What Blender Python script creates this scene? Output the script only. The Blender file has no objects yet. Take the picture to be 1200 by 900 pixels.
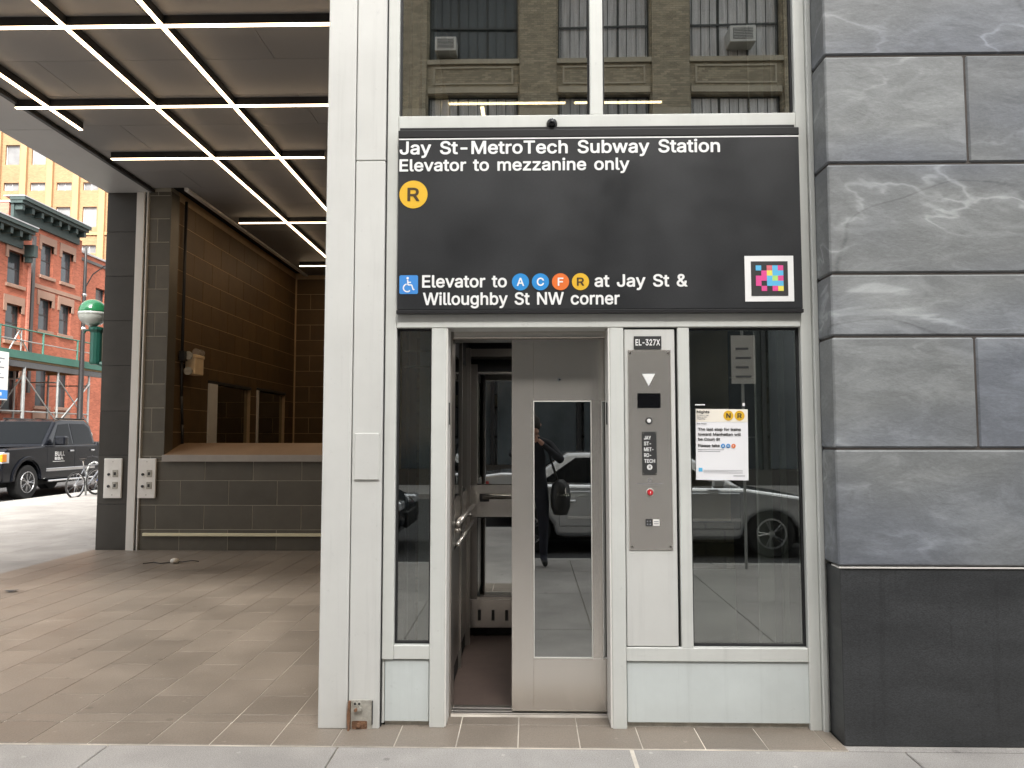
import bpy, bmesh, math, random
from mathutils import Vector, Matrix
random.seed(7)
S = bpy.context.scene
R = math.radians

# ------------------------------------------------------------------ camera
YAW, PITCH = R(1.2701), R(3.8775)
cd = bpy.data.cameras.new('camera'); cam = bpy.data.objects.new('camera', cd); S.collection.objects.link(cam)
cam.location = (0, -4.15, 1.537)
cam.rotation_euler = (math.pi/2 + PITCH, 0, YAW)
cd.sensor_width = 36; cd.lens = 27.0; cd.clip_start = 0.02; cd.clip_end = 1500
S.camera = cam

# ------------------------------------------------------------------ sky and sun (bright overcast)
SUN_EL, SUN_AZ = R(44), R(168)          # azimuth measured clockwise from +Y
w = bpy.data.worlds.new("World"); S.world = w; w.use_nodes = True
nt = w.node_tree; nt.nodes.clear()
sky = nt.nodes.new('ShaderNodeTexSky'); sky.sky_type = 'NISHITA'; sky.sun_disc = False
sky.sun_elevation = SUN_EL; sky.sun_rotation = SUN_AZ; sky.air_density = 1.0; sky.dust_density = 4.0; sky.ozone_density = 1.0
hs = nt.nodes.new('ShaderNodeHueSaturation'); hs.inputs['Saturation'].default_value = 0.10
bgn = nt.nodes.new('ShaderNodeBackground'); bgn.inputs[1].default_value = 0.15
wo = nt.nodes.new('ShaderNodeOutputWorld')
nt.links.new(sky.outputs[0], hs.inputs['Color']); nt.links.new(hs.outputs[0], bgn.inputs[0]); nt.links.new(bgn.outputs[0], wo.inputs[0])
sl = bpy.data.lights.new('sun', 'SUN'); sl.energy = 3.2; sl.angle = R(25); sl.color = (1, .96, .9)
so = bpy.data.objects.new('sun', sl); S.collection.objects.link(so)
sd = Vector((math.sin(SUN_AZ)*math.cos(SUN_EL), math.cos(SUN_AZ)*math.cos(SUN_EL), math.sin(SUN_EL)))
so.rotation_euler = sd.to_track_quat('Z', 'Y').to_euler(); so.location = (0, -10, 30)
S.view_settings.view_transform = 'Standard'; S.view_settings.look = 'None'
S.view_settings.exposure = 1.78; S.view_settings.gamma = 1; S.view_settings.use_curve_mapping = False
S.cycles.use_denoising = True; S.cycles.max_bounces = 10; S.cycles.transparent_max_bounces = 16
S.cycles.glossy_bounces = 6; S.cycles.sample_clamp_indirect = 8; S.cycles.caustics_reflective = False; S.cycles.caustics_refractive = False

# ------------------------------------------------------------------ materials
M = {}
def newmat(n):
    m = bpy.data.materials.new(n); m.use_nodes = True; M[n] = m
    t = m.node_tree; b = t.nodes['Principled BSDF']; return m, t, b
def N(t, k, **kw):
    n = t.nodes.new(k)
    for a, v in kw.items(): setattr(n, a, v)
    return n
def mat(n, c, rough=.6, metal=0, var=.12, scale=3., bump=0., bscale=60., stretch=(1,1,1), rnd=0., spec=.5, fine=0., rvar=0., spots=0., streak=0.):
    """colour c, slow mottling var, per-object value shift rnd, fine grain"""
    m, t, b = newmat(n)
    b.inputs['Roughness'].default_value = rough; b.inputs['Metallic'].default_value = metal
    b.inputs['Specular IOR Level'].default_value = spec
    g = N(t, 'ShaderNodeNewGeometry'); mp = N(t, 'ShaderNodeMapping'); mp.inputs['Scale'].default_value = stretch
    t.links.new(g.outputs['Position'], mp.inputs['Vector'])
    no = N(t, 'ShaderNodeTexNoise'); no.inputs['Scale'].default_value = scale; no.inputs['Detail'].default_value = 8
    no.inputs['Roughness'].default_value = .62
    t.links.new(mp.outputs[0], no.inputs['Vector'])
    mr = N(t, 'ShaderNodeMapRange'); mr.inputs['From Min'].default_value = .3; mr.inputs['From Max'].default_value = .7
    mr.inputs['To Min'].default_value = 1-var; mr.inputs['To Max'].default_value = 1+var
    t.links.new(no.outputs['Fac'], mr.inputs['Value'])
    val = mr.outputs[0]
    if rnd:
        oi = N(t, 'ShaderNodeObjectInfo'); r2 = N(t, 'ShaderNodeMapRange'); r2.inputs['To Min'].default_value = 1-rnd; r2.inputs['To Max'].default_value = 1+rnd
        t.links.new(oi.outputs['Random'], r2.inputs['Value']); mu = N(t, 'ShaderNodeMath', operation='MULTIPLY')
        t.links.new(val, mu.inputs[0]); t.links.new(r2.outputs[0], mu.inputs[1]); val = mu.outputs[0]
    if fine:
        nf = N(t, 'ShaderNodeTexNoise'); nf.inputs['Scale'].default_value = bscale*2; nf.inputs['Detail'].default_value = 3
        t.links.new(mp.outputs[0], nf.inputs['Vector'])
        r3 = N(t, 'ShaderNodeMapRange'); r3.inputs['From Min'].default_value = .3; r3.inputs['From Max'].default_value = .7
        r3.inputs['To Min'].default_value = 1-fine; r3.inputs['To Max'].default_value = 1+fine
        t.links.new(nf.outputs['Fac'], r3.inputs['Value']); mu = N(t, 'ShaderNodeMath', operation='MULTIPLY')
        t.links.new(val, mu.inputs[0]); t.links.new(r3.outputs[0], mu.inputs[1]); val = mu.outputs[0]
    def times(val, node_out, f0, f1, t0, t1):
        r = N(t, 'ShaderNodeMapRange'); t.links.new(node_out, r.inputs[0])
        for k, v in zip(('From Min', 'From Max', 'To Min', 'To Max'), (f0, f1, t0, t1)): r.inputs[k].default_value = v
        mu = N(t, 'ShaderNodeMath', operation='MULTIPLY'); t.links.new(val, mu.inputs[0]); t.links.new(r.outputs[0], mu.inputs[1]); return mu.outputs[0]
    if spots:                                   # trodden gum, drips and small pale marks
        vo = N(t, 'ShaderNodeTexVoronoi'); vo.inputs['Scale'].default_value = 3.1; t.links.new(g.outputs['Position'], vo.inputs['Vector']); val = times(val, vo.outputs['Distance'], .055, .075, 1-spots, 1)
        v2 = N(t, 'ShaderNodeTexVoronoi'); v2.inputs['Scale'].default_value = 7.3; t.links.new(g.outputs['Position'], v2.inputs['Vector']); val = times(val, v2.outputs['Distance'], .06, .09, 1+spots, 1)
        n2 = N(t, 'ShaderNodeTexNoise'); n2.inputs['Scale'].default_value = .9; n2.inputs['Detail'].default_value = 6; n2.inputs['Distortion'].default_value = 1.5
        t.links.new(g.outputs['Position'], n2.inputs['Vector']); val = times(val, n2.outputs['Fac'], .42, .62, 1-spots*.28, 1.03)
    if streak:                                  # faint run marks and scuffs
        m3 = N(t, 'ShaderNodeMapping'); m3.inputs['Scale'].default_value = (22, 22, .9); t.links.new(g.outputs['Position'], m3.inputs['Vector'])
        n3 = N(t, 'ShaderNodeTexNoise'); n3.inputs['Scale'].default_value = 1.; n3.inputs['Detail'].default_value = 7; n3.inputs['Roughness'].default_value = .7; t.links.new(m3.outputs[0], n3.inputs['Vector']); val = times(val, n3.outputs['Fac'], .54, .74, 1, 1-streak)
        n4 = N(t, 'ShaderNodeTexNoise'); n4.inputs['Scale'].default_value = 17.; n4.inputs['Detail'].default_value = 8; n4.inputs['Roughness'].default_value = .75; t.links.new(g.outputs['Position'], n4.inputs['Vector']); val = times(val, n4.outputs['Fac'], .62, .72, 1, 1-streak*1.6)
    mx = N(t, 'ShaderNodeVectorMath', operation='SCALE'); mx.inputs[0].default_value = c[:3]
    t.links.new(val, mx.inputs['Scale']); t.links.new(mx.outputs[0], b.inputs['Base Color'])
    if rvar:
        r4 = N(t, 'ShaderNodeMapRange'); r4.inputs['From Min'].default_value = .3; r4.inputs['From Max'].default_value = .7
        r4.inputs['To Min'].default_value = rough-rvar; r4.inputs['To Max'].default_value = rough+rvar
        t.links.new(no.outputs['Fac'], r4.inputs['Value']); t.links.new(r4.outputs[0], b.inputs['Roughness'])
    if bump:
        nb = N(t, 'ShaderNodeTexNoise'); nb.inputs['Scale'].default_value = bscale; nb.inputs['Detail'].default_value = 5
        t.links.new(mp.outputs[0], nb.inputs['Vector'])
        bp = N(t, 'ShaderNodeBump'); bp.inputs['Strength'].default_value = bump; bp.inputs['Distance'].default_value = .01
        t.links.new(nb.outputs['Fac'], bp.inputs['Height']); t.links.new(bp.outputs[0], b.inputs['Normal'])
    return m
def flat(n, c, rough=.6, metal=0, spec=.5, coat=0):
    m, t, b = newmat(n); b.inputs['Base Color'].default_value = (*c[:3], 1); b.inputs['Roughness'].default_value = rough
    b.inputs['Metallic'].default_value = metal; b.inputs['Specular IOR Level'].default_value = spec
    b.inputs['Coat Weight'].default_value = coat; b.inputs['Coat Roughness'].default_value = .05
    return m
def emis(n, c, s):
    m, t, b = newmat(n); b.inputs['Base Color'].default_value = (*c, 1); b.inputs['Emission Color'].default_value = (*c, 1)
    b.inputs['Emission Strength'].default_value = s; return m
def glass(n, tint, refl, warp=0.):
    """window pane: partly clear, partly mirror"""
    m, t, b = newmat(n); t.nodes.remove(b)
    tr = N(t, 'ShaderNodeBsdfTransparent'); tr.inputs[0].default_value = (*tint, 1)
    gl = N(t, 'ShaderNodeBsdfGlossy'); gl.inputs['Roughness'].default_value = 0.0; gl.inputs[0].default_value = (.95, .97, .95, 1)
    fr = N(t, 'ShaderNodeLayerWeight'); fr.inputs[0].default_value = .25
    mr = N(t, 'ShaderNodeMapRange'); mr.inputs['To Min'].default_value = refl; mr.inputs['To Max'].default_value = 1
    t.links.new(fr.outputs['Fresnel'], mr.inputs[0])
    mx = N(t, 'ShaderNodeMixShader'); t.links.new(mr.outputs[0], mx.inputs[0]); t.links.new(tr.outputs[0], mx.inputs[1]); t.links.new(gl.outputs[0], mx.inputs[2])
    if warp:
        g = N(t, 'ShaderNodeNewGeometry'); no = N(t, 'ShaderNodeTexNoise'); no.inputs['Scale'].default_value = 1.3; no.inputs['Detail'].default_value = 0
        t.links.new(g.outputs['Position'], no.inputs['Vector']); bp = N(t, 'ShaderNodeBump'); bp.inputs['Strength'].default_value = warp; bp.inputs['Distance'].default_value = .02
        t.links.new(no.outputs['Fac'], bp.inputs['Height']); t.links.new(bp.outputs[0], gl.inputs['Normal'])
    t.links.new(mx.outputs[0], t.nodes['Material Output'].inputs[0]); return m

mat('frame_paint', (.60, .61, .58), .38, 0, .06, 2.5, .03, 120, rvar=.1, streak=.10)
mat('column_paint', (.60, .60, .575), .42, 0, .06, 1.6, .03, 90, rvar=.1, streak=.09)
mat('panel_paint', (.58, .62, .61), .4, 0, .06, 3, .03, 120, streak=.09)
mat('tile_dark', (.105, .095, .076), .42, 0, .12, 5, .06, 120, rnd=.13, fine=.06)
mat('tile_warm_lit', (.112, .068, .028), .55, 0, .14, 5, .06, 120, rnd=.16, fine=.06)  # grey-brown stair tile with the warm lamp glow mixed into its colour
mat('grout', (.40, .37, .31), .8, 0, .1, 8)
mat('grout_warm_lit', (.55, .40, .24), .8, 0, .1, 8)  # stair wall grout, same warm glow put into its colour
mat('grout_floor', (.58, .53, .46), .85, 0, .55, 1.6)
mat('mortar', (.075, .066, .06), .9, 0, .2, 8, .3, 50)
mat('paving', (.225, .190, .155), .45, 0, .12, 2.0, .12, 70, rnd=.10, fine=.16, rvar=.1, spots=.32)
mat('concrete', (.345, .328, .308), .85, 0, .2, 1.1, .25, 90, rnd=.04, fine=.24, spots=.3)
mat('kerb_stone', (.36, .35, .33), .8, 0, .12, 3, .2, 60, fine=.15)
mat('asphalt', (.055, .055, .056), .85, 0, .25, 1.2, .3, 150, fine=.3)
mat('soil', (.12, .11, .1), .9, 0, .2, 1)
mat('pillar_stone', (.052, .048, .042), .4, 0, .12, 4, .04, 90, rnd=.1, fine=.1)
mat('granite_black', (.036, .038, .040), .45, 0, .2, 2.2, .05, 60, stretch=(1, 1, 4), fine=.45, streak=.35, rvar=.12)
mat('ceiling_panel', (.235, .23, .23), .6, .0, .05, 2, .02, 40, rnd=.05, rvar=.08)
mat('ceiling_border', (.45, .455, .46), .4, .0, .05, 2)
mat('trim_alu', (.76, .74, .70), .4, .1, .05, 3)
mat('dark_metal', (.03, .03, .032), .45, .3, .1, 6)
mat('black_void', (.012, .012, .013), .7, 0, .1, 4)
mat('ledge_stone', (.30, .20, .125), .5, 0, .12, 2.2, .08, 70, fine=.1)
mat('ledge_edge', (.33, .30, .27), .5, 0, .12, 3, .08, 70)
mat('cream', (.78, .72, .50), .5, 0, .05, 6)
mat('plate_white', (.80, .78, .74), .4, 0, .05, 10)
mat('lamp_beige', (.80, .62, .40), .5, 0, .08, 10)
mat('steel', (.74, .70, .645), .25, .82, .02, 40, .02, 160, stretch=(6, 6, .15), rvar=.015)
mat('steel_dark', (.38, .35, .32), .28, .85, .03, 30, .004, 160, stretch=(6, 6, .15))
mat('cab_floor', (.09, .065, .055), .5, 0, .15, 8, .05, 90)
mat('sign_black', (.016, .017, .019), .45, 0, .15, 1.6, rvar=.12, fine=.1)
flat('sign_edge', (.02, .02, .021), .35)
flat('white_vinyl', (.82, .82, .81), .5); flat('yellow_vinyl', (.74, .44, .025), .5); flat('brown_vinyl', (.06, .035, .01), .5)
flat('blue_vinyl', (.02, .25, .62), .5); flat('orange_vinyl', (.74, .16, .025), .5); flat('access_blue', (.05, .25, .65), .5)
flat('pink', (.75, .08, .30), .5); flat('cyan', (.12, .50, .80), .5); flat('yellow', (.85, .75, .12), .5); flat('coral', (.72, .16, .2), .5); flat('lime', (.45, .75, .2), .5)
flat('ink', (.03, .03, .03), .6); flat('grey_ink', (.25, .25, .27), .6); flat('paper', (.83, .83, .85), .6); flat('paper_cream', (.85, .80, .70), .6)
flat('black_gloss', (.006, .006, .007), .12); flat('rubber', (.018, .018, .018), .75); flat('red_button', (.62, .02, .03), .3, coat=1)
mat('rust', (.19, .10, .055), .85, 0, .5, 30, .5, 120, fine=.3); mat('rust_zinc', (.45, .43, .38), .6, .3, .25, 25, .3, 90)
emis('led', (1, .72, .45), 3.6); emis('cab_led', (1, .95, .9), 6)
glass('pane_clear', (.86, .89, .86), .30); glass('pane_upper', (.66, .68, .62), .36, .06); glass('pane_door', (.25, .27, .26), .38, .02); glass('pane_cab', (.2, .22, .2), .42)
mat('brick_red', (.36, .112, .065), .85, 0, .12, .6, .1, 30, fine=.22); mat('brick_pink', (.43, .17, .12), .85, 0, .1, .8, fine=.15)
mat('sandstone', (.31, .19, .14), .8, 0, .1, 2); mat('green_cornice', (.035, .055, .052), .6, 0, .15, 3)
mat('flashing', (.45, .45, .46), .5, .3, .1, 2)
mat('tan_brick', (.26, .165, .085), .85, 0, .10, .35, 0, 20, fine=.10); mat('tan_light', (.32, .20, .10), .85, 0, .08, .5)
mat('window_glass', (.055, .065, .07), .12, 0, .3, .7, rnd=.4); mat('window_pale', (.17, .17, .17), .25, 0, .25, 1.2, rnd=.2)
mat('window_frame', (.04, .045, .045), .5, 0, .1, 3); mat('window_frame_white', (.45, .46, .46), .5, 0, .1, 3)
mat('shed_green', (.045, .14, .105), .6, 0, .12, 2); mat('galv', (.36, .37, .36), .45, .5, .12, 5); mat('timber', (.26, .17, .08), .8, 0, .2, 3)
mat('pole_black', (.02, .018, .018), .5, .2, .1, 5); mat('green_paint', (.012, .075, .055), .35, 0, .1, 5)
flat('globe_green', (.02, .20, .075), .2, coat=1); flat('globe_white', (.52, .54, .50), .3, coat=1)
flat('truck_paint', (.006, .007, .010), .22, .0, .3, .25); flat('silver_paint', (.60, .61, .62), .22, .7, .5, 1); flat('white_car_paint', (.62, .63, .63), .25, .1, .5, 1)
flat('car_glass', (.006, .007, .008), .05, 0, .12); flat('chrome', (.75, .75, .75), .12, 1); flat('rim', (.52, .52, .53), .25, .9)
flat('amber', (.85, .28, .02), .15, coat=1); flat('lens', (.7, .72, .75), .08, .3, coat=1); flat('tail_red', (.5, .02, .02), .2, coat=1)
mat('tan_facing', (.36, .315, .235), .85, 0, .14, .7, .2, 22, stretch=(1, 1, 5), fine=.22); mat('facing_stone', (.42, .38, .30), .8, 0, .12, 1.2, .1, 12)
mat('curtain', (.60, .60, .61), .9, 0, .28, 5, stretch=(3, 1, .15), rnd=.2); flat('ac_white', (.55, .55, .53), .5); mat('grille_dark', (.09, .09, .09), .6, 0, .2, 20)
mat('jacket', (.012, .013, .018), .75, 0, .25, 12, .3, 40); mat('trousers', (.014, .016, .028), .8, 0, .2, 12, .2, 60); mat('skin', (.50, .28, .20), .5, 0, .06, 12); mat('hair', (.02, .014, .01), .7, 0, .2, 60)
mat('bag_black', (.012, .012, .013), .45, 0, .2, 20, .3, 60); flat('bike_frame', (.22, .23, .25), .3, .4); flat('bike_blue', (.03, .06, .22), .3); flat('saddle_black', (.015, .015, .015), .5); flat('bike_white', (.7, .7, .7), .4)
mat('litter', (.72, .68, .6), .7, 0, .1, 20)

def brickwork(n, c1, c2, mortar, wdt=.215, hgt=.0725):
    m = M[n]; t = m.node_tree; b = t.nodes['Principled BSDF']; src = b.inputs['Base Color'].links[0].from_socket
    g = N(t, 'ShaderNodeNewGeometry'); sx = N(t, 'ShaderNodeSeparateXYZ'); t.links.new(g.outputs['Position'], sx.inputs[0])
    ad = N(t, 'ShaderNodeMath', operation='ADD'); t.links.new(sx.outputs[0], ad.inputs[0]); t.links.new(sx.outputs[1], ad.inputs[1])
    cb = N(t, 'ShaderNodeCombineXYZ'); t.links.new(ad.outputs[0], cb.inputs[0]); t.links.new(sx.outputs[2], cb.inputs[1])
    bk = N(t, 'ShaderNodeTexBrick'); bk.inputs['Scale'].default_value = 1.; bk.inputs['Brick Width'].default_value = wdt; bk.inputs['Row Height'].default_value = hgt; bk.inputs['Mortar Size'].default_value = .006; bk.inputs['Bias'].default_value = -.1
    bk.inputs['Color1'].default_value = (c1, c1, c1, 1); bk.inputs['Color2'].default_value = (c2, c2, c2, 1); bk.inputs['Mortar'].default_value = (mortar, mortar, mortar, 1)
    t.links.new(cb.outputs[0], bk.inputs['Vector']); mx = N(t, 'ShaderNodeVectorMath', operation='MULTIPLY'); t.links.new(src, mx.inputs[0]); t.links.new(bk.outputs['Color'], mx.inputs[1]); t.links.new(mx.outputs[0], b.inputs['Base Color'])
brickwork('tan_facing', .72, 1.2, .62); brickwork('brick_red', .78, 1.2, 1.25); brickwork('tan_brick', .86, 1.12, .8); brickwork('brick_pink', .85, 1.15, 1.2)
def slate():
    m, t, b = newmat('slate')
    g = N(t, 'ShaderNodeNewGeometry'); oi = N(t, 'ShaderNodeObjectInfo')
    sc = N(t, 'ShaderNodeVectorMath', operation='SCALE'); sc.inputs['Scale'].default_value = 23.
    cx = N(t, 'ShaderNodeCombineXYZ'); t.links.new(oi.outputs['Random'], cx.inputs[0]); t.links.new(oi.outputs['Random'], cx.inputs[2])
    t.links.new(cx.outputs[0], sc.inputs[0])
    ad = N(t, 'ShaderNodeVectorMath', operation='ADD'); t.links.new(g.outputs['Position'], ad.inputs[0]); t.links.new(sc.outputs[0], ad.inputs[1])
    mpv = N(t, 'ShaderNodeMapping'); mpv.inputs['Rotation'].default_value = (0, R(38), 0); mpv.inputs['Scale'].default_value = (.55, 1, 1.35); t.links.new(ad.outputs[0], mpv.inputs['Vector'])
    P = mpv.outputs[0]
    def noise(s, d, r=.6, dist=0):
        n = N(t, 'ShaderNodeTexNoise'); n.inputs['Scale'].default_value = s; n.inputs['Detail'].default_value = d; n.inputs['Roughness'].default_value = r
        n.inputs['Distortion'].default_value = dist; t.links.new(P, n.inputs['Vector']); return n.outputs['Fac']
    def ridge(src, wdt):
        a = N(t, 'ShaderNodeMath', operation='SUBTRACT'); t.links.new(src, a.inputs[0]); a.inputs[1].default_value = .5
        c = N(t, 'ShaderNodeMath', operation='ABSOLUTE'); t.links.new(a.outputs[0], c.inputs[0])
        r = N(t, 'ShaderNodeMapRange'); r.inputs['From Min'].default_value = 0; r.inputs['From Max'].default_value = wdt
        r.inputs['To Min'].default_value = 1; r.inputs['To Max'].default_value = 0; r.interpolation_type = 'SMOOTHSTEP'
        t.links.new(c.outputs[0], r.inputs[0]); return r.outputs[0]
    def mul(a, bb):
        n = N(t, 'ShaderNodeMath', operation='MULTIPLY'); t.links.new(a, n.inputs[0])
        if isinstance(bb, float): n.inputs[1].default_value = bb
        else: t.links.new(bb, n.inputs[1])
        return n.outputs[0]
    def add(a, bb):
        n = N(t, 'ShaderNodeMath', operation='ADD'); t.links.new(a, n.inputs[0]); t.links.new(bb, n.inputs[1]); return n.outputs[0]
    def rng(a, f0, f1, t0, t1):
        r = N(t, 'ShaderNodeMapRange'); t.links.new(a, r.inputs[0])
        for k, v in zip(('From Min', 'From Max', 'To Min', 'To Max'), (f0, f1, t0, t1)): r.inputs[k].default_value = v
        return r.outputs[0]
    vein = ridge(noise(1.05, 5, .5, .5), .011)                   # thin pale veins
    halo = ridge(noise(1.05, 5, .5, .5), .035)
    mask = rng(noise(1.7, 3), .42, .6, 0, 1)
    wisp = rng(noise(4.6, 10, .72, .9), .46, .76, 0, 1)
    dark = ridge(noise(.6, 3, .4, .25), .0035)
    base = rng(noise(2.2, 10, .7), .3, .7, .84, 1.16)
    grain = rng(noise(70, 6, .8), .3, .7, .82, 1.18)
    v = mul(base, grain); v = add(v, mul(mul(vein, mask), .6)); v = add(v, mul(mul(halo, mask), .22)); v = add(v, mul(wisp, .62)); v = add(v, mul(dark, -.25))
    v = mul(v, rng(oi.outputs['Random'], 0, 1, .86, 1.08))
    hue = N(t, 'ShaderNodeMix', data_type='RGBA'); hue.inputs['A'].default_value = (.180, .188, .190, 1); hue.inputs['B'].default_value = (.142, .154, .176, 1)
    mixf = rng(noise(.8, 2), .4, .6, 0, 1); t.links.new(mixf, hue.inputs['Factor'])
    vs = N(t, 'ShaderNodeVectorMath', operation='SCALE'); t.links.new(hue.outputs['Result'], vs.inputs[0]); t.links.new(v, vs.inputs['Scale'])
    t.links.new(vs.outputs[0], b.inputs['Base Color'])
    t.links.new(rng(noise(6, 6), .3, .7, .42, .62), b.inputs['Roughness'])
    bp = N(t, 'ShaderNodeBump'); bp.inputs['Strength'].default_value = .22; bp.inputs['Distance'].default_value = .02
    t.links.new(noise(7, 9, .6, .3), bp.inputs['Height']); t.links.new(bp.outputs[0], b.inputs['Normal'])
slate()

# ------------------------------------------------------------------ mesh helpers
class MB:
    def __init__(s): s.v = []; s.f = []
    def add(s, vs, fs):
        o = len(s.v); s.v += [tuple(p) for p in vs]; s.f += [tuple(i+o for i in q) for q in fs]; return s
    def box(s, x0, x1, y0, y1, z0, z1):
        x0, x1 = min(x0, x1), max(x0, x1); y0, y1 = min(y0, y1), max(y0, y1); z0, z1 = min(z0, z1), max(z0, z1)
        return s.add([(x0,y0,z0),(x1,y0,z0),(x1,y1,z0),(x0,y1,z0),(x0,y0,z1),(x1,y0,z1),(x1,y1,z1),(x0,y1,z1)],
            [(0,3,2,1),(4,5,6,7),(0,1,5,4),(1,2,6,5),(2,3,7,6),(3,0,4,7)])
    def cbox(s, x0, x1, y0, y1, z0, z1, c=.003):
        """box with chamfered edges"""
        P = []; 
        for i, (x, sx) in enumerate(((x0, c), (x1, -c))):
            for j, (y, sy) in enumerate(((y0, c), (y1, -c))):
                for k, (z, sz) in enumerate(((z0, c), (z1, -c))):
                    P += [(x, y+sy, z+sz), (x+sx, y, z+sz), (x+sx, y+sy, z)]
        def I(i, j, k, a): return ((i*2+j)*2+k)*3+a
        F = []
        for i in (0, 1): F.append([I(i,0,0,0), I(i,1,0,0), I(i,1,1,0), I(i,0,1,0)][::(-1 if i == 0 else 1)])
        for j in (0, 1): F.append([I(0,j,0,1), I(1,j,0,1), I(1,j,1,1), I(0,j,1,1)][::(1 if j == 0 else -1)])
        for k in (0, 1): F.append([I(0,0,k,2), I(1,0,k,2), I(1,1,k,2), I(0,1,k,2)][::(-1 if k == 0 else 1)])
        for i in (0, 1):
            for j in (0, 1): F.append([I(i,j,0,0), I(i,j,1,0), I(i,j,1,1), I(i,j,0,1)][::(1 if i != j else -1)])
            for k in (0, 1): F.append([I(i,0,k,0), I(i,1,k,0), I(i,1,k,2), I(i,0,k,2)][::(1 if i == k else -1)])
        for j in (0, 1):
            for k in (0, 1): F.append([I(0,j,k,1), I(1,j,k,1), I(1,j,k,2), I(0,j,k,2)][::(1 if j != k else -1)])
        for i in (0, 1):
            for j in (0, 1):
                for k in (0, 1): F.append([I(i,j,k,0), I(i,j,k,1), I(i,j,k,2)])
        return s.add(P, F)
    def tube(s, p0, p1, r, n=8, r2=None):
        p0, p1 = Vector(p0), Vector(p1); d = (p1-p0).normalized(); a = d.orthogonal().normalized(); b = d.cross(a)
        r2 = r if r2 is None else r2; vs = []
        for p, q in ((p0, r), (p1, r2)):
            for i in range(n): t = 2*math.pi*i/n; vs.append(p + a*q*math.cos(t) + b*q*math.sin(t))
        fs = [(i, (i+1) % n, n+(i+1) % n, n+i) for i in range(n)] + [tuple(range(n))[::-1], tuple(range(n, 2*n))]
        return s.add(vs, fs)
    def path(s, pts, r, n=8):
        for a, b in zip(pts[:-1], pts[1:]): s.tube(a, b, r, n)
        return s
    def ring(s, c, axis, R0, r, n=28, m=6):
        c = Vector(c); d = Vector(axis).normalized(); a = d.orthogonal().normalized(); b = d.cross(a); vs = []; fs = []
        for i in range(n):
            t = 2*math.pi*i/n; e = a*math.cos(t)+b*math.sin(t)
            for j in range(m): u = 2*math.pi*j/m; vs.append(c + e*(R0+r*math.cos(u)) + d*r*math.sin(u))
        for i in range(n):
            for j in range(m): fs.append((i*m+j, ((i+1) % n)*m+j, ((i+1) % n)*m+(j+1) % m, i*m+(j+1) % m))
        return s.add(vs, fs)
    def lathe(s, c, prof, n=20, axis='Z'):
        vs = []; fs = []
        for r, h in prof:
            for i in range(n):
                t = 2*math.pi*i/n; x, y = r*math.cos(t), r*math.sin(t)
                vs.append({'Z': (c[0]+x, c[1]+y, c[2]+h), 'Y': (c[0]+x, c[1]+h, c[2]+y), 'X': (c[0]+h, c[1]+x, c[2]+y)}[axis])
        for k in range(len(prof)-1):
            for i in range(n): fs.append((k*n+i, k*n+(i+1) % n, (k+1)*n+(i+1) % n, (k+1)*n+i))
        if prof[0][0] > 1e-4: fs.append(tuple(range(n))[::-1])
        if prof[-1][0] > 1e-4: fs.append(tuple(range((len(prof)-1)*n, len(prof)*n)))
        return s.add(vs, fs)
    def prism(s, poly, y0, y1, hw=None):
        """poly of (x,z) swept along y"""
        n = len(poly)
        vs = [(x, y0, z) for x, z in poly] + [(x, y1, z) for x, z in poly]
        return s.add(vs, [tuple(range(n)), tuple(range(n, 2*n))[::-1]] + [(i, i+n, (i+1) % n + n, (i+1) % n) for i in range(n)])
    def build(s, name, m, parent=None, bevel=0, seg=1, smooth=False, fix=True):
        me = bpy.data.meshes.new(name); me.from_pydata(s.v, [], s.f)
        if fix:
            bm = bmesh.new(); bm.from_mesh(me); bmesh.ops.recalc_face_normals(bm, faces=bm.faces); bm.to_mesh(me); bm.free()
        me.materials.append(M[m] if isinstance(m, str) else m)
        o = bpy.data.objects.new(name, me); S.collection.objects.link(o)
        if parent is not None: o.parent = parent
        if smooth:
            for p in me.polygons: p.use_smooth = True
        if bevel:
            b = o.modifiers.new('bevel', 'BEVEL'); b.width = bevel; b.segments = seg; b.limit_method = 'ANGLE'; b.angle_limit = R(35)
        return o
def box(name, m, parent, x0, x1, y0, y1, z0, z1, c=0):
    b = MB(); (b.cbox(x0, x1, y0, y1, z0, z1, c) if c else b.box(x0, x1, y0, y1, z0, z1)); return b.build(name, m, parent)
def tag(o, label=None, cat=None, group=None, kind=None):
    if label: o['label'] = label
    if cat: o['category'] = cat
    if group: o['group'] = group
    if kind: o['kind'] = kind
    return o
def thing(name, label, cat, loc=(0,0,0), rz=0, group=None):
    o = bpy.data.objects.new(name, None); S.collection.objects.link(o); o.location = loc; o.rotation_euler = (0, 0, rz)
    o.empty_display_size = .1; tag(o, label, cat, group); return o
def structure(name, label=None, loc=(0,0,0)):
    o = bpy.data.objects.new(name, None); S.collection.objects.link(o); o.location = loc; tag(o, label, kind='structure'); return o
def kids(o): return [c for c in S.objects if c.parent == o]
def copy_tree(o, parent=None):
    c = o.copy(); S.collection.objects.link(c); c.parent = parent
    for ch in kids(o): copy_tree(ch, c)
    return c
_cache = {}
def piece(name, m, parent, cx, cy, cz, sx, sy, sz, ch=.003):
    """tile, block or slab that shares its mesh with others of its size"""
    k = (name, m, round(sx, 3), round(sy, 3), round(sz, 3), ch)
    if k not in _cache:
        b = MB().cbox(-sx/2, sx/2, -sy/2, sy/2, -sz/2, sz/2, ch); me = bpy.data.meshes.new(name); me.from_pydata(b.v, [], b.f); me.materials.append(M[m]); _cache[k] = me
    o = bpy.data.objects.new(name, _cache[k]); S.collection.objects.link(o); o.parent = parent; o.location = (cx, cy, cz)
    return o

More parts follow.
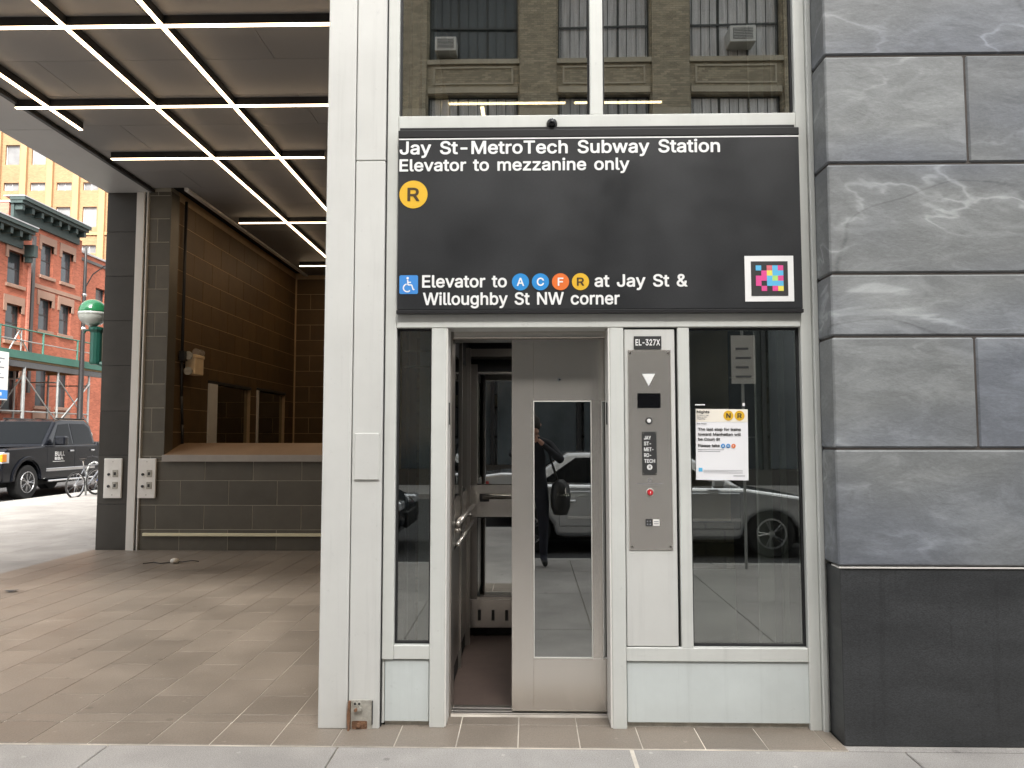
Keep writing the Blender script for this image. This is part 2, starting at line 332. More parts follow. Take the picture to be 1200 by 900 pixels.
# ------------------------------------------------------------------ lettering (outlines of a plain grotesque face, 1000 units per em)
G={'A':[480,[[3,-11,11,-16,17,-17,83,-17,95,-14,101,-5,145,121,149,125,155,125,329,125,334,121,383,-12,395,-17,461,-17,473,-14,479,-6,479,7,293,511,285,523,275,526,203,526,191,523,186,517,0,7,0,-5],[185,216,180,217,181,223,239,396,299,217]]],'B':[456,[[43,1,44,-5,49,-13,61,-17,247,-17,301,-13,355,5,386,25,415,59,430,97,435,133,431,175,417,211,400,235,373,259,361,265,364,271,385,289,399,307,411,337,415,373,410,415,397,448,391,457,371,481,337,506,295,520,241,526,61,526,51,523,45,517,43,505],[145,74,142,79,142,211,145,214,247,214,277,211,301,201,313,192,327,175,335,157,337,133,331,110,314,91,289,79,247,74],[145,302,142,307,142,427,145,435,235,435,277,430,301,416,314,397,318,373,315,349,309,337,299,325,283,313,259,304,241,302]]],'C':[510,[[29,192,37,150,55,108,76,72,107,37,143,9,185,-10,221,-20,269,-24,305,-21,341,-13,383,5,413,25,438,48,461,80,480,120,490,156,490,162,485,172,473,177,401,175,393,168,383,139,365,111,347,95,329,84,311,77,287,72,269,70,227,76,195,90,166,114,139,156,126,198,120,252,126,312,140,354,167,395,191,416,227,433,269,439,311,432,347,414,361,402,376,384,385,366,392,342,401,333,479,332,489,342,489,354,479,390,463,426,441,456,410,486,377,507,347,519,311,529,269,533,221,529,179,516,143,499,107,471,78,438,56,402,38,360,27,306,23,258]]],'D':[502,[[43,1,44,-5,49,-13,61,-17,217,-17,271,-14,319,-1,361,17,397,43,427,77,447,109,466,157,475,205,479,253,475,307,465,355,445,403,413,451,361,493,319,512,277,522,229,526,61,526,51,523,45,517,43,505],[145,74,142,79,143,433,145,435,223,435,271,429,307,415,343,385,361,357,377,307,382,253,378,205,364,157,337,118,307,95,271,81,211,74]]],'E':[419,[[43,1,44,-5,49,-13,61,-17,373,-17,379,-17,388,-11,392,1,392,61,389,67,379,73,151,74,145,74,142,79,142,205,145,212,355,212,367,217,372,229,372,289,367,298,361,302,145,303,142,307,143,433,145,435,379,437,385,441,389,451,389,511,381,523,373,526,61,526,51,523,45,517,43,505]]],'F':[410,[[43,1,44,-5,49,-13,61,-17,127,-17,138,-11,141,-5,142,199,145,203,343,204,351,205,360,211,363,223,363,277,359,289,349,295,145,295,142,301,142,427,145,435,373,435,380,439,386,451,386,511,379,523,367,526,61,526,51,523,45,517,43,505]]],'G':[520,[[28,192,37,150,52,114,75,72,107,36,143,9,185,-11,221,-20,269,-24,329,-17,383,3,431,38,467,85,488,138,495,198,495,258,491,267,479,273,287,273,274,270,268,264,266,252,266,198,272,186,281,182,389,182,395,180,393,162,381,132,359,103,335,85,305,74,269,70,227,76,191,92,166,114,142,150,126,198,120,252,126,312,140,354,161,390,191,416,227,433,263,439,287,437,311,431,329,424,347,412,363,396,383,366,395,338,407,332,473,332,485,336,491,348,481,390,463,426,437,461,413,483,383,503,347,519,305,530,263,533,221,529,176,516,140,498,107,473,77,438,53,399,36,354,26,306,23,252]]],'H':[517,[[43,1,44,-5,49,-13,61,-17,127,-17,138,-11,141,-5,142,211,145,215,367,215,373,214,375,211,376,-5,379,-11,391,-17,457,-17,470,-11,474,1,474,505,474,511,469,521,457,526,391,526,383,523,377,517,375,505,375,313,373,306,145,306,142,313,142,505,140,517,134,523,127,526,61,526,49,522,45,517,43,505]]],'I':[300,[[14,1,15,-5,20,-13,32,-17,266,-17,278,-14,284,-8,286,1,286,55,283,67,272,74,206,74,200,79,200,433,206,435,272,435,280,439,286,451,286,511,284,517,278,523,266,526,32,526,22,523,16,517,14,511,14,451,20,439,32,435,98,435,100,433,101,79,98,74,32,74,20,70,14,61]]],'J':[396,[[16,150,21,96,38,54,64,20,118,-13,184,-24,250,-14,309,24,332,54,346,90,353,144,353,510,347,522,334,526,268,525,261,522,256,514,255,150,250,113,238,90,214,72,184,67,154,73,138,84,121,108,120,114,113,180,109,186,100,190,28,189,18,180]]],'K':[467,[[43,1,47,-11,55,-16,61,-17,127,-17,138,-11,142,1,142,157,144,163,193,214,199,214,361,-13,373,-17,445,-17,457,-15,462,-11,466,1,463,9,267,283,266,289,462,499,465,511,458,523,445,526,367,526,355,523,145,295,142,301,142,505,140,517,133,524,121,526,61,526,51,523,45,517,43,505]]],'L':[393,[[43,1,44,-5,49,-13,61,-17,361,-17,373,-12,377,-5,377,61,373,69,367,73,151,74,145,74,142,79,142,511,139,518,127,526,55,525,49,522,43,511]]],'M':[628,[[43,1,44,-5,49,-13,61,-17,127,-16,133,-13,138,-5,139,325,139,313,145,310,270,-5,273,-11,283,-17,343,-17,355,-11,481,311,487,307,488,-5,493,-13,505,-17,571,-17,581,-11,585,1,585,505,583,517,578,523,565,526,475,526,467,523,461,517,336,193,319,142,313,135,293,193,167,517,161,523,151,526,61,526,49,522,45,517,43,505]]],'N':[523,[[43,1,44,-5,49,-13,61,-17,127,-17,138,-11,141,-5,140,343,142,349,145,352,190,277,374,-11,379,-15,391,-17,463,-17,476,-11,480,1,480,505,480,511,475,521,463,526,397,526,385,518,382,511,382,163,379,157,151,517,145,523,139,526,61,526,49,522,45,517,43,505]]],'O':[533,[[29,192,37,150,55,108,76,72,107,37,143,9,185,-10,221,-20,263,-24,311,-20,359,-7,395,12,426,36,453,66,479,108,496,150,507,204,510,252,507,306,497,354,479,401,456,438,425,473,393,498,353,517,311,529,269,533,221,529,178,516,141,498,107,471,78,438,53,396,36,354,27,306,23,252],[125,205,120,252,126,312,143,360,162,390,191,417,233,434,269,439,299,434,341,417,371,391,391,360,408,312,413,252,408,198,392,150,371,118,341,92,305,76,269,70,227,76,197,89,166,114,141,150]]],'P':[445,[[43,1,44,-5,49,-13,61,-17,127,-17,139,-9,142,1,142,163,145,169,235,169,295,175,343,194,379,222,403,254,421,307,426,349,420,397,403,441,377,475,343,500,295,519,235,526,61,526,51,523,45,517,43,505],[145,259,142,265,143,433,145,435,229,435,265,432,289,423,307,409,319,391,325,373,327,349,324,319,317,301,304,283,289,271,265,263,229,259]]],'R':[449,[[43,1,47,-11,55,-16,61,-17,127,-17,138,-11,142,1,142,175,145,181,235,181,343,-14,355,-17,427,-17,433,-16,441,-11,444,-5,443,7,339,199,379,228,406,265,422,307,426,349,422,397,406,439,379,477,343,503,295,520,235,526,61,526,51,523,45,517,43,505],[145,272,142,277,143,433,145,435,229,435,265,432,289,425,310,409,319,397,324,379,328,349,326,331,320,313,307,294,289,282,265,275,229,272]]],'S':[447,[[27,106,31,88,49,52,81,17,123,-7,165,-20,225,-26,279,-21,333,-3,375,25,399,53,419,94,425,142,421,178,409,208,391,232,369,252,321,278,213,311,177,323,159,332,144,346,135,358,132,376,135,394,141,405,159,424,177,433,195,439,225,442,261,437,291,423,309,405,322,370,333,361,399,361,411,364,418,376,408,424,390,460,363,488,321,514,273,528,225,533,177,528,135,515,92,490,63,460,42,418,35,376,43,322,78,274,123,244,177,223,285,191,315,171,326,154,328,136,324,118,313,100,301,88,280,76,255,69,225,66,195,69,177,74,153,85,136,100,126,118,117,148,105,154,39,154,27,150,22,142,21,136]]],'T':[449,[[15,457,17,445,27,436,171,435,175,433,177,-5,180,-11,189,-17,255,-17,267,-14,273,-6,274,1,275,433,279,435,423,436,429,440,434,451,434,511,432,517,426,523,417,526,27,525,21,522,15,511]]],'U':[517,[[43,173,50,119,71,71,103,30,151,-2,199,-19,253,-24,313,-19,368,-1,413,29,445,68,450,77,467,119,473,167,474,509,469,521,457,526,391,526,381,521,377,515,376,179,372,149,360,119,346,101,325,85,295,73,259,69,223,73,193,85,169,103,157,120,145,149,141,179,140,515,136,521,127,526,61,526,49,522,43,509]]],'V':[480,[[4,493,191,-11,203,-17,275,-17,287,-14,294,-5,477,499,480,511,478,517,472,523,461,526,395,526,386,523,380,517,245,124,239,117,208,211,99,517,93,523,83,526,11,525,5,522,-1,511]]],'W':[686,[[4,487,137,1,143,-12,155,-17,227,-17,239,-14,245,-8,341,346,347,337,437,1,442,-11,455,-17,533,-17,543,-11,546,-5,687,505,687,511,683,520,671,526,605,526,593,523,588,517,497,163,491,147,397,511,389,523,377,526,305,526,297,523,291,517,197,159,191,151,97,517,91,523,83,526,11,525,5,522,-1,511]]],'X':[474,[[5,-11,13,-16,19,-17,91,-17,103,-12,197,121,235,180,241,177,281,115,373,-14,385,-17,457,-17,469,-11,473,1,469,11,299,259,298,265,460,499,463,511,457,522,445,526,373,526,365,523,284,409,241,343,235,342,193,408,115,522,103,526,31,526,19,523,14,517,12,505,15,499,179,259,6,13,1,1]]],'Y':[472,[[2,499,185,205,187,-5,191,-12,203,-17,275,-15,281,-11,285,1,286,205,469,499,471,505,470,517,464,523,455,526,383,526,371,523,267,355,239,306,233,307,101,523,89,526,11,525,1,517,-1,505]]],'Z':[438,[[23,457,25,445,29,439,41,435,281,435,286,433,28,55,25,49,25,1,29,-11,35,-15,47,-17,395,-17,407,-15,412,-11,416,1,416,55,413,66,407,72,395,74,161,74,155,76,154,79,410,451,414,463,414,511,412,517,406,523,395,526,35,525,29,522,23,511]]],'a':[389,[[18,70,35,34,56,10,85,-9,121,-21,157,-26,193,-23,223,-14,259,7,262,-8,271,-16,337,-17,349,-12,354,-2,354,4,354,256,348,298,337,328,319,354,295,374,271,387,241,396,193,401,163,399,127,391,97,379,67,358,43,331,26,298,25,286,31,277,91,259,103,257,112,262,133,291,157,307,175,312,211,313,229,308,247,295,257,274,257,256,253,249,229,243,121,227,73,209,49,193,30,172,17,142,13,106],[115,84,110,100,111,118,119,130,127,136,139,142,175,151,253,163,259,160,258,136,250,106,235,86,217,73,193,65,169,62,157,63,133,70]]],'b':[424,[[36,5,38,-7,42,-13,54,-17,114,-17,120,-15,127,-7,130,11,132,13,162,-10,192,-21,228,-25,282,-17,324,3,360,35,385,77,402,131,407,191,401,251,386,299,359,341,318,377,276,395,234,400,192,397,168,390,144,375,132,365,131,509,126,521,114,526,48,525,41,521,36,509],[132,163,130,191,132,221,139,251,154,281,168,295,192,308,222,312,252,306,270,297,286,281,299,257,307,227,311,191,308,155,301,125,289,101,270,81,246,67,222,64,192,68,174,78,155,95,142,119]]],'c':[396,[[22,137,41,77,69,35,107,2,155,-19,203,-25,239,-23,263,-18,293,-6,317,8,335,23,355,47,369,71,379,95,379,107,376,113,365,119,311,133,299,133,289,125,275,96,257,78,239,69,209,64,179,67,152,83,137,101,123,125,116,155,113,185,116,221,124,251,137,275,155,295,179,309,209,313,239,307,256,299,274,281,290,251,299,245,305,245,372,263,377,269,378,281,367,311,351,335,329,359,293,382,263,394,233,400,203,401,155,395,113,377,69,341,41,299,23,245,17,185]]],'d':[424,[[22,131,40,77,65,35,101,2,143,-17,197,-25,233,-21,263,-9,293,13,295,11,298,-7,302,-13,311,-17,371,-17,383,-13,387,-7,389,5,389,509,383,522,371,526,311,526,299,521,295,515,293,364,281,374,257,390,233,397,191,400,149,395,107,377,65,342,39,299,23,251,17,191],[119,143,116,155,113,185,116,221,125,257,139,281,155,297,173,306,203,312,233,308,257,294,270,281,284,257,292,227,295,191,291,149,282,119,269,95,251,78,233,69,203,64,179,67,155,80,141,95,125,123]]],'e':[404,[[23,131,41,77,65,41,71,33,113,-1,155,-18,215,-25,251,-22,287,-13,317,3,347,27,367,53,382,89,381,95,377,103,371,107,305,122,293,116,281,95,271,83,251,70,215,63,185,66,161,75,138,95,126,113,116,149,119,152,371,152,380,155,388,167,385,245,373,287,356,323,331,353,305,374,274,389,239,399,203,401,155,395,107,374,69,341,38,293,22,239,17,185],[119,238,118,245,125,263,137,281,155,298,179,310,203,313,233,309,254,299,269,284,281,264,288,239]]],'f':[254,[[-11,331,-9,319,1,311,61,310,64,307,65,-5,68,-11,79,-17,139,-17,151,-14,157,-8,159,1,159,307,163,310,229,310,241,316,245,325,245,379,241,390,229,396,161,397,159,403,161,433,165,445,175,453,199,456,229,451,240,457,260,517,258,529,252,535,229,543,187,547,157,543,133,536,103,519,81,493,69,469,64,433,63,397,7,396,-5,392,-11,379]]],'g':[425,[[22,132,39,84,67,42,105,12,143,-5,191,-12,227,-9,258,0,293,23,294,18,294,-6,286,-42,269,-63,245,-75,203,-80,179,-78,161,-72,137,-56,113,-29,101,-24,95,-25,43,-54,37,-60,34,-66,37,-78,51,-102,71,-123,95,-141,131,-157,167,-165,203,-168,251,-164,293,-153,335,-130,365,-98,383,-60,389,-12,389,378,385,390,377,395,371,396,311,396,299,388,293,365,281,375,257,390,233,398,197,401,149,395,101,374,66,342,43,306,23,252,17,192],[119,148,115,162,113,192,116,228,125,255,136,276,155,298,179,309,209,312,233,308,251,299,270,282,286,252,292,228,295,192,292,156,283,126,273,108,257,92,233,80,209,77,173,81,155,90,137,108,125,130]]],'h':[410,[[36,1,40,-11,48,-16,114,-17,127,-11,131,1,131,223,134,253,143,277,156,293,168,301,186,309,210,312,240,306,256,295,262,289,274,265,279,229,279,1,282,-9,294,-17,360,-17,370,-11,373,-5,374,241,369,289,355,331,333,361,306,382,264,397,228,401,186,396,144,377,132,366,131,511,126,521,114,526,48,525,42,522,36,511]]],'i':[167,[[28,463,42,443,60,431,84,426,108,431,126,443,139,463,143,481,139,505,126,524,108,536,84,541,60,536,42,524,28,505,24,481],[36,1,37,-5,42,-13,54,-17,114,-17,126,-12,130,-5,131,379,126,391,120,395,54,396,42,392,37,385]]],'k':[381,[[36,1,40,-11,48,-16,114,-17,127,-11,131,1,131,133,150,151,156,148,282,-12,294,-17,372,-17,384,-12,388,-5,389,1,384,12,227,211,225,217,372,367,376,373,376,385,372,391,360,396,282,396,276,394,132,249,131,511,126,521,114,526,48,525,42,522,36,511]]],'l':[189,[[36,89,41,47,45,35,60,10,90,-10,96,-13,138,-19,162,-18,187,-13,195,-7,198,-1,188,53,183,65,174,70,138,70,132,83,131,509,126,521,114,526,48,525,41,521,36,509]]],'m':[610,[[36,1,37,-5,42,-13,54,-17,114,-17,126,-12,130,-5,131,235,133,259,140,277,153,295,168,306,180,310,198,313,222,310,237,301,243,295,254,277,257,253,258,-6,264,-14,276,-17,336,-17,348,-11,352,1,352,241,354,265,361,283,378,301,396,310,420,313,444,308,459,301,473,283,475,277,479,253,480,-5,483,-11,492,-17,564,-15,570,-11,574,1,574,253,569,301,555,337,534,366,528,371,504,387,468,400,432,403,402,399,378,392,348,375,318,347,299,373,264,395,258,397,222,403,192,401,162,390,132,369,129,373,126,388,114,396,54,396,42,392,36,379]]],'n':[410,[[36,1,40,-11,48,-16,114,-17,127,-11,131,1,131,223,134,253,143,277,156,293,168,301,186,309,210,312,240,306,256,295,262,289,274,265,279,229,280,-5,283,-11,294,-17,360,-17,370,-11,374,1,374,235,369,289,355,331,333,361,306,382,270,396,222,400,180,394,144,377,132,365,126,388,114,396,54,396,41,391,36,379]]],'o':[415,[[22,137,39,83,45,71,69,35,113,-1,155,-19,209,-25,263,-18,305,0,341,30,350,41,374,77,393,131,398,185,393,245,374,299,346,341,311,372,263,393,203,401,155,395,113,377,69,341,41,299,23,245,17,185],[119,142,113,185,116,221,125,254,137,275,153,293,179,309,209,313,239,307,263,293,279,275,291,251,299,221,302,191,299,155,292,125,275,96,257,78,233,67,209,63,179,67,155,80,137,101,123,125]]],'p':[424,[[36,-142,40,-154,48,-159,114,-160,127,-154,131,-142,132,12,163,-10,192,-21,228,-25,276,-19,324,3,360,36,384,74,402,134,407,188,402,248,384,302,361,338,318,377,276,395,228,401,192,397,168,390,144,375,132,365,129,368,127,386,123,392,114,396,48,395,38,386],[132,163,130,188,133,224,140,254,152,278,169,296,192,308,222,312,246,309,264,300,271,296,288,278,300,254,308,224,311,188,308,158,299,122,287,98,269,80,246,67,222,64,192,68,174,78,153,98,144,116,133,152]]],'r':[259,[[36,1,37,-5,42,-13,54,-17,114,-17,126,-12,130,-5,131,235,134,259,142,277,150,286,168,300,186,306,204,309,246,305,257,313,260,325,260,385,258,392,252,398,246,401,210,402,180,397,144,382,132,372,126,388,114,396,48,395,42,392,37,385]]],'s':[365,[[25,71,31,53,48,29,73,5,107,-13,145,-22,181,-25,223,-22,265,-10,301,11,324,35,343,71,348,107,340,149,319,182,283,209,235,225,151,248,133,259,127,275,132,293,145,305,163,313,187,316,211,312,229,304,244,287,253,269,259,263,265,260,331,275,338,281,341,293,329,323,313,348,290,371,259,388,229,397,187,401,151,398,104,383,79,369,55,346,35,311,30,275,36,233,59,197,97,171,145,153,229,132,241,124,247,117,250,101,246,89,235,77,217,69,181,62,157,65,133,75,119,89,106,119,97,124,91,124,31,110,25,107,19,95]]],'t':[227,[[-11,327,-6,315,1,311,43,310,46,309,48,303,48,93,57,45,76,15,85,5,121,-15,169,-21,193,-20,223,-12,229,-4,230,3,216,63,205,71,169,67,151,72,145,81,143,99,144,309,205,310,216,315,221,327,221,381,219,387,213,393,205,396,145,397,143,399,143,471,139,482,133,486,61,487,53,483,48,471,47,399,43,396,1,395,-5,392,-11,381]]],'u':[410,[[36,140,40,92,55,50,76,20,108,-5,144,-18,186,-22,228,-16,264,1,276,12,280,8,284,-10,294,-17,354,-17,366,-14,372,-8,374,2,374,374,372,387,366,393,360,396,300,396,288,394,281,386,279,158,276,128,267,104,258,92,244,80,222,70,198,68,168,74,150,87,136,110,131,146,129,386,125,392,114,396,54,396,42,392,36,380]]],'v':[389,[[0,379,150,-11,162,-17,228,-17,234,-15,242,-5,385,367,388,379,387,385,383,391,372,396,306,396,293,391,288,382,198,128,192,127,96,391,84,396,18,396,5,391]]],'w':[567,[[6,379,122,-5,126,-12,138,-17,198,-17,204,-16,212,-11,282,231,288,223,354,-9,360,-15,372,-17,432,-17,442,-11,561,373,561,385,557,391,552,394,540,396,480,396,468,391,462,379,402,160,396,150,334,379,330,388,324,394,318,396,252,396,240,391,236,385,174,157,168,150,102,387,96,393,90,396,24,396,11,391]]],'y':[389,[[4,366,144,0,127,-48,113,-66,102,-72,60,-69,48,-75,31,-132,31,-144,36,-152,42,-155,60,-159,90,-162,120,-160,144,-152,169,-138,192,-115,207,-90,221,-60,387,372,387,384,384,390,372,396,306,396,300,395,292,390,198,130,192,127,97,390,84,396,12,395,4,390,1,384,0,378]]],'z':[380,[[25,1,26,-5,31,-13,43,-17,337,-17,343,-17,352,-11,356,1,356,55,352,67,343,72,163,73,162,79,349,325,350,379,349,385,343,393,331,396,49,396,36,391,31,379,31,325,34,313,42,307,211,306,218,301,28,55,25,49]]],'&':[448,[[22,96,39,54,65,23,101,-2,145,-18,197,-24,239,-19,281,-7,311,7,323,16,329,15,352,-12,359,-16,437,-17,449,-13,454,-6,454,6,450,12,391,84,390,90,400,108,413,138,421,174,425,222,422,234,413,240,407,241,347,241,341,239,332,228,329,192,323,168,247,258,246,264,299,309,317,330,330,354,339,384,341,408,336,438,323,467,304,492,275,513,233,527,197,530,161,526,120,510,96,492,77,468,62,432,58,396,61,366,72,336,108,282,109,276,72,246,53,227,33,198,20,162,17,132],[119,107,114,132,117,150,125,165,138,180,167,205,173,202,267,90,245,75,221,67,191,63,173,65,152,72,137,82,124,96],[155,390,155,408,159,420,179,438,203,443,221,440,233,432,242,420,244,402,239,383,221,361,185,334,160,372]]],'-':[453,[[97,189,98,183,103,175,115,171,343,172,350,177,353,183,353,249,349,256,337,261,109,260,101,255,98,249]]],'.':[188,[[39,15,51,-3,69,-15,93,-21,117,-18,140,-3,153,16,158,39,153,66,137,87,117,100,93,104,69,97,51,85,36,63,33,39]]],',':[188,[[25,-130,33,-135,39,-136,87,-136,93,-133,99,-127,154,68,153,76,147,85,135,88,69,88,60,86,54,80,21,-118]]],'0':[453,[[37,174,41,150,53,108,80,54,121,10,169,-15,229,-24,283,-16,331,9,369,48,400,108,412,150,420,204,422,252,420,306,413,354,399,402,372,456,337,494,283,524,223,533,169,524,163,521,120,498,85,461,54,402,40,354,33,306,31,258,33,204],[127,239,130,312,139,360,155,396,173,420,199,437,229,442,253,437,277,423,298,396,314,360,323,312,327,252,323,198,314,150,299,114,281,90,253,72,229,68,199,72,175,87,154,114,139,150,130,198]]],'1':[453,[[59,1,60,-5,65,-13,77,-17,389,-17,401,-14,407,-5,408,55,407,61,401,69,389,72,293,73,293,511,287,522,281,525,191,524,77,441,70,433,69,355,77,344,83,341,95,344,191,414,195,409,195,79,191,72,77,72,65,68,59,55]]],'2':[453,[[47,1,48,-5,53,-13,65,-17,389,-17,401,-12,405,-5,405,61,401,69,395,73,203,74,197,75,195,79,281,170,347,246,373,283,387,313,395,343,398,373,392,415,377,451,353,481,311,513,269,528,227,533,179,528,131,508,101,487,72,451,54,403,49,361,53,351,59,347,125,345,137,348,142,355,147,385,153,403,166,421,179,431,197,439,221,443,251,439,266,433,281,423,294,409,299,397,303,367,300,349,294,331,269,293,49,55,47,49]]],'3':[453,[[27,132,37,84,57,46,93,13,128,-6,165,-18,219,-24,267,-19,315,-4,357,25,386,60,402,96,410,144,403,192,387,228,357,264,315,291,259,306,387,453,389,462,389,510,383,522,369,526,69,526,57,520,53,510,53,450,57,441,63,437,243,435,251,432,142,306,140,246,147,234,153,231,201,231,237,227,267,218,287,204,302,186,309,168,312,144,308,120,303,108,285,87,267,76,243,70,219,67,195,69,177,73,153,86,137,102,131,114,125,138,117,147,105,149,39,148,32,144]]],'4':[453,[[23,109,25,97,29,92,41,88,263,87,265,85,265,1,269,-11,275,-15,287,-17,347,-17,356,-11,360,1,360,85,365,88,413,88,425,93,430,103,430,163,425,175,419,179,362,181,360,187,360,319,354,331,341,335,281,335,271,331,267,325,265,187,263,180,139,181,325,499,328,511,320,523,311,526,245,526,233,518,27,169,23,157]]],'5':[453,[[48,96,51,84,67,54,97,19,133,-4,175,-19,223,-24,271,-18,319,1,356,30,386,72,402,114,408,162,404,204,393,240,378,270,359,294,333,318,295,338,265,347,229,351,199,348,175,342,157,334,155,336,166,432,169,435,373,437,379,441,383,450,383,510,377,522,367,526,97,526,85,522,79,510,50,258,52,246,61,237,127,229,133,230,169,250,193,258,217,260,247,255,268,246,283,233,297,216,306,192,311,162,306,132,296,108,287,96,271,82,247,70,223,67,199,69,177,78,151,101,143,114,137,138,127,146,61,147,51,144,43,132]]],'6':[453,[[47,162,52,114,69,66,95,30,137,-1,179,-18,221,-23,275,-19,317,-1,357,30,383,66,401,114,406,156,401,198,386,246,359,282,323,310,281,326,239,331,221,330,335,498,339,510,333,522,323,526,251,526,239,520,88,294,63,240,52,204],[143,149,145,186,155,208,165,222,179,234,203,245,227,248,245,246,269,237,287,222,295,210,308,180,310,156,307,132,298,108,286,90,270,78,245,68,227,65,203,69,185,77,167,90,152,114,145,132]]],'7':[453,[[45,457,47,445,51,439,63,435,291,435,296,433,82,7,81,-6,87,-14,93,-17,171,-16,182,-5,405,439,408,451,408,511,405,518,393,526,57,525,51,522,45,511]]],'8':[453,[[40,96,59,54,89,21,131,-5,179,-19,227,-24,281,-18,320,-6,360,18,389,49,412,96,418,132,414,168,401,204,387,228,364,252,346,264,345,270,374,300,392,336,399,384,392,426,373,462,347,491,311,514,275,527,221,533,179,527,137,512,101,488,78,462,58,420,53,378,59,342,63,330,78,300,107,270,106,264,89,253,66,228,48,198,38,168,35,138],[137,115,133,144,136,162,145,180,161,197,173,205,197,214,227,218,251,215,275,208,293,195,305,182,317,156,320,138,317,120,309,102,299,90,281,78,257,69,221,67,197,69,173,76,153,90,143,102],[155,350,150,378,153,396,158,408,173,426,185,434,203,440,227,443,251,439,269,433,281,425,291,414,299,396,301,372,299,354,293,341,279,324,251,310,227,307,209,308,185,316,167,330]]],'9':[453,[[52,301,69,259,91,229,125,202,173,182,227,178,230,175,118,13,113,1,117,-11,125,-16,203,-17,215,-8,328,157,365,216,387,259,402,307,406,343,400,397,383,442,359,475,317,509,275,526,227,533,179,527,131,506,98,481,71,445,52,397,47,349],[143,346,146,379,155,401,167,417,179,428,203,440,227,443,245,441,269,432,287,416,296,403,308,373,310,349,307,325,298,301,287,286,275,276,245,263,227,260,203,264,179,275,167,285,155,301,146,325]]],':':[188,[[39,15,51,-3,69,-15,93,-21,117,-18,140,-3,153,16,158,39,153,66,137,87,117,100,93,104,69,97,51,85,36,63,33,39],[38,291,51,272,69,260,93,254,117,257,141,273,153,291,158,315,154,339,141,360,117,375,93,379,69,373,51,361,37,339,33,315]]],'/':[249,[[1,-87,9,-92,15,-93,69,-93,81,-90,87,-81,250,525,251,537,243,548,237,550,177,550,165,544,161,537,-2,-69,-2,-81]]]}
def text_polys(s, track=0., space=.25):
    x = 0; out = []
    for ch in s:
        if ch == ' ': x += space; continue
        adv, L = G[ch]
        for p in L: out.append([(x + p[i]/1000, p[i+1]/1000) for i in range(0, len(p), 2)])
        x += adv/1000 + track
    return out
def curve_mesh(name, polys, m, parent, off=0., ext=.0006):
    c = bpy.data.curves.new(name, 'CURVE'); c.dimensions = '2D'; c.fill_mode = 'BOTH'; c.extrude = ext; c.offset = off
    for p in polys:
        sp = c.splines.new('POLY'); sp.points.add(len(p)-1)
        for i, (a, b) in enumerate(p): sp.points[i].co = (a, b, 0, 1)
        sp.use_cyclic_u = True
    t = bpy.data.objects.new('t', c); S.collection.objects.link(t)
    me = bpy.data.meshes.new_from_object(t.evaluated_get(bpy.context.evaluated_depsgraph_get())); me.name = name
    bpy.data.objects.remove(t)
    # stand the flat outline up in the x-z plane facing -y
    for v in me.vertices: v.co = Vector((v.co.x, -v.co.z, v.co.y))
    me.materials.clear(); me.materials.append(M[m])
    o = bpy.data.objects.new(name, me); S.collection.objects.link(o); o.parent = parent; return o
def text(s, m, parent, x0, x1, y, z, cap, bold=.06, name='lettering', space=.25, track=0.):
    """lettering from x0 to x1, baseline z, capital height cap"""
    P = text_polys(s, track, space); xs = [a for p in P for a, b in p]; lo, hi = min(xs), max(xs)
    sz = cap/.543; sx = (x1-x0)/(hi-lo)
    P = [[(x0+(a-lo)*sx, z+(b+.017)*sz) for a, b in p] for p in P]
    o = curve_mesh(name, P, m, parent); o.location.y = y; return o
def circle_pts(cx, cz, r, n=40): return [(cx+r*math.cos(2*math.pi*i/n), cz+r*math.sin(2*math.pi*i/n)) for i in range(n)]
def disc(m, parent, cx, cz, r, y, name='bullet'):
    o = curve_mesh(name, [circle_pts(cx, cz, r)], m, parent); o.location.y = y; return o
def bullet(ch, mb, mt, parent, cx, cz, r, y, w=.85, bold=.07):
    d = disc(mb, parent, cx, cz, r, y); hw = r*w*.5*(1.0 if ch in 'ARCN' else .78)
    text(ch, mt, d, cx-hw, cx+hw, -.0016, cz-r*.48, r*.96, bold=bold, name='letter'); return d

def settle(root, loc):
    """put a thing's origin at its base, its parts staying where they are"""
    L = Vector(loc)
    if root.type == 'EMPTY':
        for c in kids(root): c.location = c.location - L
        root.location = L
    else:
        root.data.transform(Matrix.Translation(-L)); root.location = L
        for c in kids(root): c.location = c.location - L
    return root

# ================================================================== GROUND
gr = MB().add([(-900,-900,-.16),(900,-900,-.16),(900,900,-.16),(-900,900,-.16)], [(0,1,2,3)]).build('ground', 'soil'); tag(gr, kind='structure')
rd = MB().box(-300, 300, -16.2, -5.25, -.30, -.13).build('front_road', 'asphalt'); tag(rd, kind='structure')
rs = MB().box(-20.2, -12.35, -5.25, 200, -.30, -.128).build('side_road', 'asphalt'); tag(rs, kind='structure')
fs = MB().box(-23.98, -20.2, -5.25, 200, -.3, .0).build('far_pavement', 'concrete'); tag(fs, kind='structure')
fo = MB().box(-300, 300, -20.2, -16.2, -.3, .0).build('opposite_pavement', 'concrete'); tag(fo, kind='structure')
wa = structure('corner_pavement')
box('slab_bed', 'grout', wa, -12.2, 60, -5.1, -.25, -.3, -.012); box('slab_bed', 'grout', wa, -12.2, -5.90, -.25, 60, -.3, -.012)
xs = [-12.2, -10.9, -9.55, -8.2, -6.85, -5.9]+[-4.9, -3.5, -2.1, -.95, .5, 1.83, 3.2, 4.6, 6.0, 7.4, 8.8]
ys = [-.25, -1.65, -3.05, -4.3, -5.1]
for i in range(len(xs)-1):
    for j in range(len(ys)-1):
        x0, x1, y1, y0 = xs[i], xs[i+1], ys[j], ys[j+1]; g = .007
        piece('slab', 'concrete', wa, (x0+x1)/2, (y0+y1)/2, -.03, x1-x0-g, y1-y0-g, .06+random.uniform(-.001, .001), .004)
